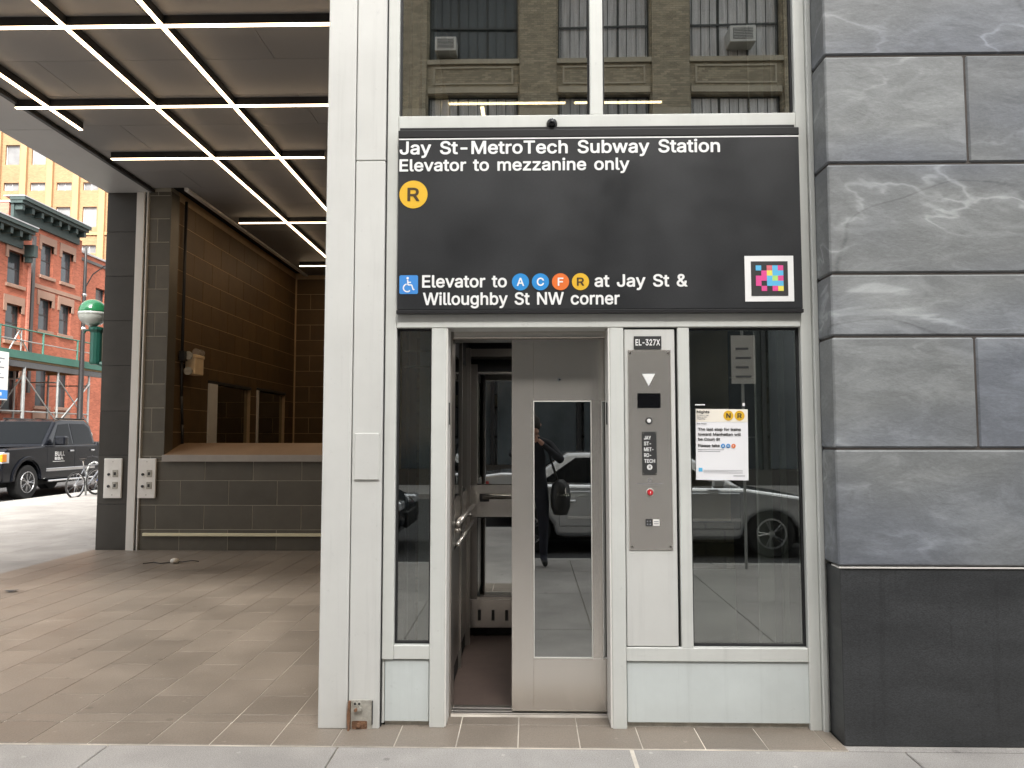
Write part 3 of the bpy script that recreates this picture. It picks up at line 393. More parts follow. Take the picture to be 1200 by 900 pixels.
for i in range(5):
    y = -.25
    for j in range(15):
        x0, x1 = xs[i], xs[i+1]; piece('slab', 'concrete', wa, (x0+x1)/2, y+.7, -.03, x1-x0-.007, 1.393, .06, .004); y += 1.4
box('far_slab', 'concrete', wa, 8.81, 60, -5.1, -.255, -.06, -.002); box('far_slab', 'concrete', wa, -12.2, -5.91, 20.76, 60, -.06, -.002)
# pale mortar fill in one joint by the doorway
box('slab', 'concrete', wa, 1.565, 60, -.246, -.17, -.1, -.0015)
box('joint_fill', 'grout_floor', wa, .490, .510, -1.2, -.26, -.01, .0015)
kb = structure('kerb')
for i in range(24):
    box('kerb_stone', 'kerb_stone', kb, -12.2+i*2.4, -12.2+i*2.4+2.394, -5.25, -5.105, -.3, .003, .012)
for i in range(14):
    box('kerb_stone', 'kerb_stone', kb, -12.35, -12.205, -5.1+i*2.4, -5.1+i*2.4+2.394, -.3, .003, .012)

# paving of small tiles under the soffit
pv = structure('tile_paving')
box('tile_bed', 'grout_floor', pv, -5.9, 1.56, -.252, .33, -.2, .0025); box('tile_bed', 'grout_floor', pv, -5.9, -1.12, .3305, 6.2, -.2, .0025)
T = .3075
cols = [-5.9+T*i for i in range(25)]
for i, x in enumerate(cols):
    x1 = min(x+T, 1.56)
    if x > 1.5: continue
    piece('tile', 'paving', pv, (x+x1)/2, -.105, -.004, x1-x-.006, .284, .02, .0015)
    if x1 < -.9 or (-.45 < x+.1 and x1 < .6) or True:
        piece('tile', 'paving', pv, (x+x1)/2, .10, -.004, x1-x-.006, .11, .02, .0015)
for i in range(0, 16):
    x = cols[i]; x1 = x+T if i < 15 else -1.0; y = .16 + (0 if i % 2 else .305)
    if i % 2 == 0: piece('tile', 'paving', pv, (x+x1)/2, .16+.1525, -.004+random.uniform(-.0006, .0006), x1-x-.005, .300, .02, .0015)
    while y < 6.1:
        y1 = min(y+.61, 6.2)
        piece('tile', 'paving', pv, (x+x1)/2, (y+y1)/2, -.004+random.uniform(-.0006, .0006), x1-x-.005, y1-y-.005, .02, .0015); y = y1
box('hall_floor', 'paving', pv, -1.0, 6.0, 2.75, 6.2, -.2, .002)
box('stair_floor', 'paving', pv, -4.95, 6.0, 6.45, 11.9, -1.3, -1.2)

# ================================================================== SLATE WALL on the right
sw = thing('stone_wall', 'grey slate block wall with pale veins and a black granite base right of the elevator', 'wall')
YF = -.2; DEP = .34
rows = [(.885, 1.468, [2.283, 4.1]), (1.476, 2.042, [2.283, 3.6]), (2.05, 2.368, [3.3]), (2.376, 2.948, [3.0]), (2.956, 3.528, [2.29, 3.9]), (3.536, 4.10, [3.1]), (4.108, 4.70, [2.5, 3.8]), (4.708, 5.3, [3.1])]
rows[0] = (.885, 1.468, [3.05, 4.2])
for z0, z1, js in rows:
    x = 1.556
    for xe in js + [5.2]:
        piece('stone_block', 'slate', sw, (x+xe-.011)/2, YF+DEP/2, (z0+z1)/2, xe-.011-x, DEP, z1-z0-.004, .008); x = xe
x = 1.566
for xe in (3.4, 5.2):
    piece('base_block', 'granite_black', sw, (x+xe-.004)/2, YF+.012+DEP/2, .435, xe-.004-x, DEP, .87, .004); x = xe
box('joint_backing', 'mortar', sw, 1.567, 5.18, YF+.009, YF+DEP-.01, .884, 5.29)
box('base_backing', 'black_void', sw, 1.58, 5.18, YF+.03, YF+DEP-.01, .002, .87)
box('flashing_strip', 'trim_alu', sw, 1.558, 5.2, YF+.004, YF+.1, .873, .8805)
settle(sw, (1.6, -.03, 0))

# ================================================================== BUILDING ABOVE AND BEHIND
up = thing('corner_building', 'dark building mass carried over the lit passage and the elevator', 'building')
box('upper_wall', 'pillar_stone', up, -5.86, 14, -.02, 26, 5.10, 15)
box('side_wall', 'pillar_stone', up, -5.86, -5.62, 6.42, 26, 0, 5.10)
box('ground_floor_wall', 'pillar_stone', up, 5.21, 14, -.18, 12, 0, 5.1)
box('rear_wall', 'pillar_stone', up, -5.60, 14, 12.4, 26, -.1, 5.1)
box('inner_wall', 'black_void', up, 1.62, 5.2, .2, 12.3, 0, 5.1)
settle(up, (-5.86, 12, 0))

# soffit
so_ = structure('soffit')
box('soffit_backing', 'black_void', so_, -5.86, 5.0, .0, 12.3, 5.02, 5.095)
ZC = 4.95
yj = [.0, .62, 1.23, 1.84, 2.55, 3.27, 4.0, 4.75, 5.45, 6.12, 6.86, 7.6, 8.35, 9.1, 9.85, 10.6, 11.3, 11.9]
for j in range(len(yj)-1):
    y0, y1 = yj[j], yj[j+1]; xl = -5.18 if y1 < 6.2 else -4.70
    xj = [xl] + [v for v in ([-3.9, -2.3, -.7, .9, 2.5] if j % 2 else [-4.5, -3.1, -1.5, .1, 1.6, 3.1]) if v > xl+.3] + [4.9]
    for a, b in zip(xj[:-1], xj[1:]):
        piece('ceiling_panel', 'ceiling_panel', so_, (a+b)/2, (y0+y1)/2, ZC+.015, b-a-.005, y1-y0-.005, .03, .001)
for y0, y1 in ((.0, 2.0), (2.0, 4.0), (4.0, 6.2)):
    piece('border_panel', 'ceiling_border', so_, -5.545, (y0+y1)/2, ZC-.005, .62, y1-y0-.006, .07, .003)
box('edge_trim', 'trim_alu', so_, -4.76, -4.70, 6.16, 11.9, ZC-.03, ZC+.028)
box('corner_trim', 'dark_metal', so_, -5.235, -5.19, .0, 6.2, ZC-.045, ZC-.005)

# light bars
def lightbar(x0, x1, y0, y1, label, zz=4.87):
    t = thing('light_bar', label, 'ceiling light', group='warm linear light bars on the passage ceiling')
    box('housing', 'dark_metal', t, x0, x1, y0, y1, zz+.004, ZC-.001)
    e = .0015
    box('diffuser', 'led', t, x0+e, x1-e, y0+e, y1-e, zz-.006, zz+.0035)
    return settle(t, ((x0+x1)/2, (y0+y1)/2, ZC))
hw_ = .019
lightbar(-5.1, -1.13, 1.83-hw_, 1.83+hw_, 'crosswise light bar nearest the street, across the top of the passage')
lightbar(-5.22, -1.02, 3.35-hw_, 3.35+hw_, 'second crosswise light bar back from the street')
lightbar(-.87, .37, 3.35-hw_, 3.35+hw_, 'light bar behind the left upper elevator window')
lightbar(.46, 1.33, 3.35-hw_, 3.35+hw_, 'short light bar behind the right upper elevator window')
lightbar(-5.03, -2.45, 4.80-hw_, 4.80+hw_, 'third crosswise light bar, ending short of the white column')
lightbar(-4.54, -1.6, 7.60-hw_, 7.60+hw_, 'crosswise light bar above the sloping ledge')
lightbar(-4.50, -1.6, 10.65-hw_, 10.65+hw_, 'farthest crosswise light bar, deep over the stair')
zl = 4.8695
lightbar(-3.000, -2.962, .35, 11.2, 'long lengthwise light bar nearest the white column', zl-.003)
lightbar(-3.800, -3.762, .35, 11.2, 'long lengthwise light bar in the middle of the passage ceiling', zl-.003)
lightbar(-4.895, -4.857, .35, 3.91, 'short lengthwise light bar near the soffit edge', zl-.003)
lightbar(-.49, -.45, 3.42, 4.6, 'lengthwise light bar seen behind the left upper elevator window', zl-.003)

# ================================================================== TILED WALLS
def tiles(parent, m, axis, fixed, u0, u1, zs, L, out, holes=(), start=0., th=.004, g=.009):
    """running bond on the plane axis=fixed; out = side the tiles project to"""
    for r, (z0, z1) in enumerate(zs):
        u = u0 - L + (start + (L/2 if r % 2 else 0)) % L
        while u < u1 - .01:
            a, b = max(u, u0), min(u+L, u1); u += L
            if b-a < .03: continue
            segs = [(a, b, z0, z1)]
            for (ha, hb, hz0, hz1) in holes:
                ns = []
                for (p, q, s, e) in segs:
                    if q <= ha or p >= hb or e <= hz0 or s >= hz1: ns.append((p, q, s, e)); continue
                    if p < ha: ns.append((p, ha, s, e))
                    if q > hb: ns.append((hb, q, s, e))
                    if e > hz1: ns.append((max(p, ha), min(q, hb), hz1, e))
                    if s < hz0: ns.append((max(p, ha), min(q, hb), s, hz0))
                segs = ns
            for (p, q, s, e) in segs:
                if q-p < .02 or e-s < .02: continue
                if axis == 'Y': piece('tile', m, parent, (p+q)/2, fixed+out*(th/2-.001), (s+e)/2, q-p-g, th+.002, e-s-g, .001)
                else: piece('tile', m, parent, fixed+out*(th/2-.001), (p+q)/2, (s+e)/2, th+.002, q-p-g, e-s-g, .001)
RH = .328
def zrows(z0, z1, first=.28):
    zs = []; z = 0; n = 0
    e = first
    while z < z1:
        if e > z0: zs.append((max(z, z0), min(e, z1)))
        z = e; e += RH
    return zs
# low parapet with sloping ledge
pw = thing('tiled_parapet', 'low grey tiled wall with a sloping stone ledge at the back of the passage', 'wall')
box('wall_core', 'grout', pw, -5.27, 1.2, 6.216, 6.44, 0, 1.20)
tiles(pw, 'tile_dark', 'Y', 6.216, -5.27, 1.2, [(0, .28), (.28, .605), (.605, .935), (.935, 1.195)], .66, -1, start=.55)
b = MB(); b.add([(-4.955,6.17,1.195),(1.2,6.17,1.195),(1.2,6.76,1.195),(-4.955,6.76,1.195),(-4.955,6.17,1.278),(1.2,6.17,1.278),(1.2,6.76,1.44),(-4.955,6.76,1.44)],
    [(0,3,2,1),(4,5,6,7),(1,2,6,5),(2,3,7,6),(3,0,4,7),(0,1,5,4)]); b.build('ledge', 'ledge_stone', pw, bevel=.006)
box('ledge_nosing', 'ledge_edge', pw, -4.956, 1.2, 6.150, 6.168, 1.192, 1.283, .003)
box('guard_strip', 'cream', pw, -5.20, 1.2, 6.165, 6.199, .196, .236, .003)
settle(pw, (-3, 6.3, 0))
# return pier (tiled) and side wall
tp = thing('tiled_pier', 'narrow grey tiled pier beside the pale metal strip', 'wall')
box('wall_core', 'grout', tp, -5.27, -4.972, 6.217, 6.45, 1.2, 5.0)
tiles(tp, 'tile_dark', 'Y', 6.217, -5.265, -4.955, zrows(1.2, 4.93, .28), .5, -1, start=.12)
box('wall_edge', 'tile_dark', tp, -4.970, -4.954, 6.202, 6.45, 1.29, 4.93)
settle(tp, (-5.1, 6.3, 0))
HO = [(7.60, 9.42, 1.3, 2.40), (9.72, 11.35, 1.3, 2.42)]
sdw = thing('stair_side_wall', 'long tiled side wall of the stair with two openings, warm light painted into its brown', 'wall')
b = MB()
us = [6.45, 7.6, 9.42, 9.72, 11.35, 11.92]
for a, c_, full in ((6.45,7.6,1),(7.6,9.42,0),(9.42,9.72,1),(9.72,11.35,0),(11.35,11.92,1)):
    if full: b.box(-5.30, -4.966, a, c_, -1.2, 5.0)
    else: b.box(-5.30, -4.966, a, c_, -1.2, 1.30); b.box(-5.30, -4.966, a, c_, 2.42, 5.0)
b.build('wall_core', 'grout_warm_lit', sdw)
tiles(sdw, 'tile_warm_lit', 'X', -4.966, 6.455, 11.9, zrows(1.2, 4.88, .28), .66, 1, holes=HO, start=.2)
for (a, c_, z0, z1) in HO:
    box('lintel', 'granite_black', sdw, -5.3, -4.945, a+.002, c_-.002, z1-.045, z1-.001)
for (a, c_) in ((7.935, 9.418), (9.795, 11.348)): box('dark_pane', 'pane_door', sdw, -5.03, -5.02, a, c_, 1.3, 2.355)
box('niche_backing', 'grout_warm_lit', sdw, -5.60, -5.52, 6.5, 12.2, .9, 2.9)
tiles(sdw, 'tile_dark', 'X', -5.52, 6.6, 12.1, zrows(1.26, 2.6, .28), .66, 1, start=.4)
box('jamb_board', 'plate_white', sdw, -5.02, -4.945, 7.603, 7.93, 1.302, 2.352); box('jamb_board', 'plate_white', sdw, -5.02, -4.94, 9.724, 9.79, 1.302, 2.37)
settle(sdw, (-5.1, 9, 0))
bw = thing('stair_back_wall', 'dark tiled wall closing the far end of the stair, warm light painted into its brown', 'wall')
box('wall_core', 'grout_warm_lit', bw, -5.3, 4.0, 11.93, 12.3, -1.2, 5.0)
tiles(bw, 'tile_warm_lit', 'Y', 11.93, -4.94, -1.0, zrows(1.0, 4.88, .28), .66, -1, start=.3)
settle(bw, (-3, 12.1, 0))
iw = thing('shaft_side_wall', 'dark tiled wall behind the elevator shaft on the right of the passage', 'wall')
box('wall_core', 'grout', iw, -.98, -.8, 2.8, 11.9, 0, 4.9); box('wall_core', 'tan_facing', iw, -.79, 1.60, 5.4, 5.5, 0, 4.94)
tiles(iw, 'tile_dark', 'X', -.98, 2.8, 11.88, zrows(0, 4.9), .66, -1)
settle(iw, (-.9, 5, 0))

# dark stone pillar, pale metal strip
pl = thing('stone_pillar', 'dark stone pillar at the left corner of the passage', 'pillar')
z = .0
for k, h in enumerate([.62, .66, .60, .62, .62, .62, .62, .62]):
    z1 = min(z+h, 4.94)
    if z1-z > .03: piece('stone_block', 'pillar_stone', pl, -5.64, 6.32, (z+z1-.006)/2, .42, .24, z1-z-.006, .003)
    z = z1
box('joint_backing', 'black_void', pl, -5.845, -5.435, 6.206, 6.41, .01, 4.93)
settle(pl, (-5.64, 6.32, 0))
ms = thing('metal_corner_post', 'tall pale metal strip between the dark pillar and the tiled pier', 'post')
box('post_face', 'trim_alu', ms, -5.425, -5.315, 6.17, 6.3, 0, 4.91, .003); box('gasket', 'black_void', ms, -5.313, -5.292, 6.2, 6.3, 0, 4.91); box('post_edge', 'trim_alu', ms, -5.29, -5.273, 6.185, 6.3, 0, 4.91)
settle(ms, (-5.37, 6.2, 0))

def socket_plate(xc, y, label):
    t = thing('socket_plate', label, 'socket')
    box('cover', 'plate_white', t, xc-.122, xc+.122, y-.03, y, .70, 1.235, .006)
    for zz in (1.03, .87):
        box('socket', 'rust_zinc', t, xc+.0, xc+.075, y-.038, y-.028, zz-.045, zz+.05, .004); box('slot', 'ink', t, xc+.02, xc+.05, y-.041, y-.037, zz-.02, zz+.02)
        MB().tube((xc-.05, y-.028, zz-.01), (xc-.05, y-.045, zz-.01), .018, 10).build('lock', 'ink', t)
    for zz in (1.19, .745): MB().tube((xc, y-.028, zz), (xc, y-.034, zz), .007, 8).build('screw', 'rust_zinc', t)
    return settle(t, (xc, y, .7))
socket_plate(-5.63, 6.199, 'white socket plate on the dark stone pillar')
socket_plate(-5.165, 6.199, 'white socket plate on the grey tiled pier')

# twin-head emergency lamp on the side wall, with cable
el = thing('emergency_lamp', 'beige box lamp with two round heads on the brown tiled wall', 'lamp')
box('battery_box', 'lamp_beige', el, -4.935, -4.79, 6.72, 7.02, 2.42, 2.68, .01); box('lid', 'lamp_beige', el, -4.94, -4.78, 6.71, 7.03, 2.66, 2.71, .008)
for (yy, zz) in ((6.66, 2.68), (6.66, 2.46)):
    MB().lathe((-4.84, yy, zz), [(.02, .06), (.035, .03), (.055, -.02), (.06, -.06), (.05, -.062), (.0, -.05)], 16, 'Y').build('lamp_head', 'rust_zinc', el, smooth=True)
for yy in (6.95, 7.1): MB().lathe((-4.86, yy, 2.76), [(.02, .03), (.05, 0), (.055, -.05), (0, -.05)], 14, 'Y').build('sensor_head', 'ledge_edge', el)
MB().tube((-4.86, 6.98, 2.7), (-4.86, 6.98, 2.78), .015).build('stem', 'dark_metal', el)
box('junction_box', 'dark_metal', el, -4.94, -4.86, 6.52, 6.64, 2.60, 2.74, .006)
settle(el, (-4.95, 6.85, 2.45))
cb = MB().path([(-4.925, 6.60, 4.9), (-4.925, 6.60, 2.7)], .022, 8).path([(-4.93, 6.60, 2.7), (-4.925, 6.62, 2.1), (-4.93, 6.68, 1.7), (-4.93, 6.70, 1.43)], .02, 8).build('conduit', 'dark_metal', smooth=True)
tag(cb, 'black cable running down the brown tiled wall past the beige lamp', 'cable'); settle(cb, (-4.93, 6.6, 1.43))

# litter on the paving
lb = MB().lathe((-4.27, 5.13, .006), [(.0, .0), (.035, .005), (.052, .025), (.045, .05), (.02, .062), (0, .064)], 12).build('litter', 'litter', smooth=True)
tag(lb, 'round white scrap lying on the passage paving', 'litter'); settle(lb, (-4.27, 5.13, 0))
tw = MB().path([(-4.62, 5.06, .016), (-4.52, 5.13, .02), (-4.42, 5.08, .016), (-4.33, 5.12, .02), (-4.3, 5.2, .016), (-4.2, 5.2, .016), (-4.1, 5.2, .03), (-4.02, 5.24, .016)], .006, 5).build('wire_scrap', 'ink')
tag(tw, 'thin dark wire scrap beside the round white scrap', 'litter'); settle(tw, (-4.4, 5.1, 0))
cg = MB().box(-3.47, -3.42, .42, .44, .006, .014).box(-3.44, -3.4, .43, .455, .006, .016).build('paper_scrap', 'litter'); tag(cg, 'small pale paper scrap on the near left paving', 'litter'); settle(cg, (-3.44, .43, .006))
lf = MB().add([(-5.17,3.42,.02),(-5.08,3.46,.01),(-5.02,3.42,.03),(-5.09,3.38,.012)],[(0,1,2,3),(0,3,2,1)]).build('fallen_leaf', 'grille_dark', fix=False); tag(lf, 'small dark leaf on the far left paving', 'leaf'); settle(lf, (-5.1, 3.42, .006))

# ================================================================== ELEVATOR ENTRANCE
ev = thing('elevator_entrance', 'pale grey metal and glass subway elevator entrance with its steel door half open', 'elevator')
C3 = .003
# corner column, two panels with a seam
box('column_panel', 'column_paint', ev, -1.112, -.957, -.03, 0.5, .004, 4.9, .005)
box('column_panel', 'column_paint', ev, -.952, -.790, -.026, .3, .004, 3.05, .004); box('column_panel', 'column_paint', ev, -.952, -.790, -.026, .3, 3.054, 4.9, .004)
box('column_side', 'column_paint', ev, -1.108, -.80, .501, 2.78, .004, 4.9)
box('seam', 'black_void', ev, -.960, -.784, -.005, .28, .01, 4.9)
box('cover_plate', 'column_paint', ev, -.936, -.803, -.036, -.0265, 1.303, 1.553, .003)
# frame members (front faces on y = 0)
def mem(x0, x1, z0, z1, y0=0., y1=.11): return box('frame_member', 'frame_paint', ev, x0, x1, y0, y1, z0, z1, .0035)
mem(-.785, -.722, .353, 4.9); mem(-.785, -.7715, .02, .3525, .012); 
mem(-.530, -.450, .004, 2.125, -.002, .15); mem(.437, .512, .004, 2.125, -.002, .15)
mem(.803, .866, .42, 2.125); mem(1.466, 1.527, .003, 4.9, 0)
mem(-.721, 1.465, 2.1255, 2.25, -.004, .16)             # head rail under the sign
mem(-.721, 1.465, 3.15, 3.312, -.004, .14)              # sill under the upper windows
mem(.340, .412, 3.3125, 4.9)
mem(-.7215, -.5305, .355, .428); mem(.5125, 1.4655, .352, .424)
mem(1.528, 1.556, .003, 4.9, -.022, .1); mem(1.557, 1.592, .003, 4.9, -.006, .1)
# kick panels
box('kick_panel', 'panel_paint', ev, -.769, -.534, .012, .05, .030, .349, .003)
box('kick_panel', 'panel_paint', ev, .516, 1.524, .012, .05, .034, .348, .003)
box('kick_gap', 'black_void', ev, -.78, -.531, .04, .1, .0, .36); box('kick_gap', 'black_void', ev, .513, 1.465, .052, .1, .0, .36)
box('plinth', 'rust_zinc', ev, .516, 1.524, .03, .049, .0, .033); box('plinth', 'rust_zinc', ev, -.769, -.534, .03, .039, .0, .029)
# panes: each its own part with a dark gasket
def pane(x0, x1, z0, z1, m, y=.045):
    b = MB(); g = .009
    for (a, c_, e, f_) in ((x0, x0+g, z0, z1), (x1-g, x1, z0, z1), (x0+g, x1-g, z0, z0+g), (x0+g, x1-g, z1-g, z1)): b.box(a, c_, y-.012, y+.014, e, f_)
    gk = b.build('gasket', 'black_void', ev)
    box('window_pane', m, gk, x0+.002, x1-.002, y, y+.006, z0+.002, z1-.002)
pane(-.7205, -.5315, .4295, 2.124, 'pane_clear'); pane(.8675, 1.4645, .4255, 2.124, 'pane_clear')
pane(-.7205, .339, 3.3135, 4.88, 'pane_upper'); pane(.4135, 1.4645, 3.3135, 4.88, 'pane_upper')
# control panel
box('panel_gap', 'black_void', ev, .513, .802, .03, .06, .42, 2.124)
cp = thing('call_panel', 'tall steel elevator call plate on a white board right of the steel door', 'call panel'); box('panel_board', 'column_paint', cp, .5165, .7885, .006, .029, .428, 2.116, .004)
st = box('call_plate', 'steel', cp, .533, .766, .0, .0058, .932, 2.003, .002)
for (a, b_) in ((.548, 1.985), (.751, 1.985), (.548, .95), (.751, .95)): MB().tube((a, 0, b_), (a, -.003, b_), .006, 10).build('screw', 'steel_dark', cp)
curve_mesh('down_arrow', [[(.611, 1.872), (.680, 1.872), (.6455, 1.806)]], 'white_vinyl', cp).location.y = -.002
box('display', 'black_gloss', cp, .584, .708, -.002, .001, 1.688, 1.767)
MB().lathe((.645, -.004, 1.619), [(.0, -.004), (.010, -.004), (.011, .004)], 14, 'Y').build('call_button', 'white_vinyl', cp); MB().ring((.645, -.002, 1.619), (0, 1, 0), .016, .003, 18, 5).build('button_ring', 'dark_metal', cp)
tg = box('name_tag', 'ink', cp, .606, .684, -.0035, .0, 1.330, 1.560, .001)
for s, zz in (('JAY', 1.518), ('ST-', 1.487), ('MET-', 1.456), ('RO-', 1.425), ('TECH', 1.394)):
    text(s, 'white_vinyl', tg, .616, .616+.0125*len(s)+(.008 if s == 'TECH' else 0), -.005, zz, .020, bold=.12)
disc('white_vinyl', tg, .645, 1.371, .0145, -.005); text('R', 'ink', tg, .640, .651, -.0065, 1.364, .015, bold=.1)
for (a, b_) in ((.612, 1.553), (.678, 1.553), (.612, 1.337), (.678, 1.337)): MB().tube((a, -.0035, b_), (a, -.006, b_), .0035, 8).build('rivet', 'steel', tg)
box('engraved_line', 'grey_ink', cp, .575, .715, -.0008, .0005, 1.283, 1.2845); box('engraved_line', 'grey_ink', cp, .600, .700, -.0008, .0005, 1.275, 1.2762)
MB().ring((.645, -.0005, 1.300), (0, 1, 0), .009, .0012, 18, 5).build('fire_hat_mark', 'grey_ink', cp)
MB().lathe((.6465, -.008, 1.236), [(.0, -.004), (.013, -.003), (.015, .008)], 18, 'Y').build('alarm_button', 'red_button', cp); MB().ring((.6465, -.002, 1.236), (0, 1, 0), .019, .003, 20, 5).build('button_ring', 'steel', cp)
text('f', 'white_vinyl', cp, .643, .650, -.0125, 1.230, .012)
box('tactile_plate', 'ink', cp, .620, .656, -.0025, .0, 1.058, 1.096); box('small_label', 'plate_white', cp, .660, .694, -.002, .0, 1.060, 1.094)
for i in range(2):
    for j in range(2): MB().tube((.630+i*.015, -.0025, 1.068+j*.016), (.630+i*.015, -.004, 1.068+j*.016), .004, 8).build('tactile_dot', 'grey_ink', cp)
for zz in (1.069, 1.080): box('label_line', 'grey_ink', cp, .664, .690, -.0025, -.0018, zz, zz+.004)
ep = box('number_plate', 'ink', cp, .569, .717, -.001, .0062, 2.008, 2.077, .001)
text('EL-327X', 'white_vinyl', ep, .577, .709, -.0026, 2.026, .034, bold=.14, track=.01)

settle(cp, (.65, .0, .43))
# doorway lining, sill
b = MB(); b.box(-.4495, -.432, .151, .33, .0, 2.13); b.build('door_jamb', 'steel_dark', ev); box('door_jamb', 'steel_dark', ev, .52, .56, .26, .33, 0, 2.1)
box('jamb_lining', 'trim_alu', ev, -.4495, -.441, .0, .1505, .01, 2.124); box('jamb_lining', 'trim_alu', ev, .428, .4365, .0, .19, .01, 2.124)
box('door_header', 'steel', ev, -.43, .52, .165, .20, 2.09, 2.25, .003); box('header_underside', 'steel_dark', ev, -.43, .52, .205, .34, 2.085, 2.24)
box('sensor_strip', 'ink', ev, -.4405, -.436, .06, .085, 1.60, 1.72); box('sensor_strip', 'ink', ev, .4235, .4275, .06, .085, 1.60, 1.72)
for i, (y0, y1) in enumerate(((.202, .235), (.240, .285), (.290, .335))): box('sill_plate', 'steel_dark', ev, -.445, .60, y0, y1, -.004, .009-.001*i, .001)
# sliding door
X0, X1, Z0, Z1, YD = -.098, .70, .019, 2.10, .212
dr = thing('t', None, None); dr.name = 'sliding_door'; dr.parent = ev
def st_(x0, x1, z0, z1): return box('door_stile', 'steel', dr, x0, x1, YD, YD+.035, z0, z1, .0015)
st_(X0, .0245, Z0, Z1); st_(.353, .4095, .306, 1.7355); st_(.0248, .4405, 1.736, Z1); st_(.0248, .4405, Z0, .3055); st_(.4408, X1, Z0, Z1)
for (a, c_) in ((.0250, .3527), (.4098, .4405)):
    bd = MB()
    for (p, q, e, f_) in ((a, a+.004, .306, 1.7355), (c_-.004, c_, .306, 1.7355), (a+.004, c_-.004, .306, .310), (a+.004, c_-.004, 1.7315, 1.7355)): bd.box(p, q, YD-.003, YD+.02, e, f_)
    k = bd.build('glazing_bead', 'trim_alu', dr)
    box('door_pane', 'pane_door', dr, a+.001, c_-.001, YD+.008, YD+.014, .307, 1.7345)
MB().tube((.172, YD, 1.857), (.172, YD-.003, 1.857), .010, 12).build('keyhole_ring', 'chrome', dr); MB().tube((.175, YD-.003, 1.857), (.175, YD-.004, 1.857), .005, 10).build('keyhole', 'ink', dr)
# the cab
box('cab_floor', 'cab_floor', ev, -.47, 1.18, .345, 1.95, -.05, .004)
box('cab_ceiling', 'black_void', ev, -.47, 1.18, .345, 1.95, 2.26, 2.30); box('unseen_cab_light', 'cab_led', ev, .2, .6, 1.0, 1.3, 2.25, 2.258)  # glowing ceiling panel added inside the cab, unseen from the street
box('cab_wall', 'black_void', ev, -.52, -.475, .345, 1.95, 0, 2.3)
box('cab_wall', 'steel_dark', ev, -.474, -.466, .36, 1.85, .12, .83); box('cab_wall', 'pane_cab', ev, -.474, -.466, .36, 1.85, 1.16, 2.05)
box('cab_post', 'steel_dark', ev, -.474, -.44, 1.60, 1.66, .0, 2.2); box('cab_post', 'steel_dark', ev, -.474, -.455, 1.05, 1.10, .0, 2.2)
box('cab_rail_band', 'steel', ev, -.474, -.460, .36, 1.85, .86, 1.14)
MB().path([(-.42, .42, 1.02), (-.42, 1.62, 1.02)], .017, 12).path([(-.42, .42, .90), (-.42, 1.62, .90)], .012, 12).tube((-.42, .6, .96), (-.46, .6, .96), .012).tube((-.42, 1.5, .96), (-.46, 1.5, .96), .012).build('handrail', 'steel', ev, smooth=True)
YR = 1.86
kp = box('kick_plate', 'steel', ev, -.46, 1.15, YR-.012, YR, .07, .285, .003)
for i in range(12): box('vent_slot', 'ink', kp, -.395+i*.105, -.372+i*.105, YR-.0145, YR-.0115, .125, .205)
box('rear_window', 'pane_cab', ev, -.40, 1.12, YR+.004, YR+.01, .29, .905); box('rear_window', 'pane_cab', ev, -.40, 1.12, YR+.004, YR+.01, 1.165, 2.02)
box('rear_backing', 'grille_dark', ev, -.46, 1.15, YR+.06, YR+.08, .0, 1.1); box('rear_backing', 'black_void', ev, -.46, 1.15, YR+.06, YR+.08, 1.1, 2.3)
box('rear_band', 'steel', ev, -.46, 1.15, YR-.01, YR, .91, 1.16, .003); box('rear_frame', 'steel_dark', ev, -.46, -.405, YR-.008, YR+.01, .29, 2.1); box('rear_frame', 'steel', ev, -.40, 1.12, YR-.008, YR+.002, 2.022, 2.04); box('rear_header', 'steel_dark', ev, -.46, 1.15, YR-.2, YR+.002, 2.14, 2.2)
box('rear_frame', 'steel', ev, -.405, -.397, YR-.006, YR, 1.17, 2.02); box('rear_frame', 'steel', ev, -.405, 1.12, YR-.006, YR, .285, .30)
MB().path([(-.36, YR-.06, 1.07), (1.05, YR-.06, 1.07)], .018, 12).tube((-.33, YR-.06, 1.07), (-.33, YR-.01, 1.07), .012).build('handrail', 'steel', ev, smooth=True)
box('rail_bracket', 'ink', ev, -.385, -.31, YR-.014, YR-.0095, 1.03, 1.09)
# shaft steelwork behind the side panes
box('shaft_floor', 'grille_dark', ev, .62, 1.52, .345, 2.7, -.05, .003)
box('guide_rail', 'panel_paint', ev, 1.31, 1.39, .30, .34, .05, 4.6); box('guide_rail', 'panel_paint', ev, 1.43, 1.455, .25, .29, .05, 4.6); box('guide_rail', 'galv', ev, 1.42, 1.435, .6, .66, .05, 4.6)
box('shaft_post', 'panel_paint', ev, -.625, -.548, .22, .26, .05, 4.6); box('shaft_post', 'dark_metal', ev, -.70, -.685, .2, .24, .05, 4.6); box('shaft_post', 'galv', ev, -.655, -.645, .3, .33, .05, 4.6); box('shaft_post', 'tan_facing', ev, -.655, -.638, .3, .34, .05, 4.6)
for zz in (1.93, 2.02): box('shaft_tie', 'galv', ev, -.71, -.54, .18, .2, zz-.004, zz+.004)
for zz in (1.53, 1.89): box('shaft_tie', 'galv', ev, .88, 1.45, .5, .515, zz-.004, zz+.004)
box('shaft_cover', 'panel_paint', ev, .62, 1.14, .18, .20, .05, .80); box('shaft_cover', 'tan_facing', ev, .62, 1.14, .20, .22, .802, 1.05); box('shaft_cover', 'lamp_beige', ev, .62, 1.14, .26, .30, 1.06, 2.2)
box('shaft_wall', 'black_void', ev, -.775, -.76, .16, 2.75, .0, 2.3); box('shaft_wall', 'black_void', ev, 1.56, 1.58, .12, 2.75, .0, 4.9); box('shaft_wall', 'black_void', ev, -.75, 1.55, 2.65, 2.72, .0, 3.0)
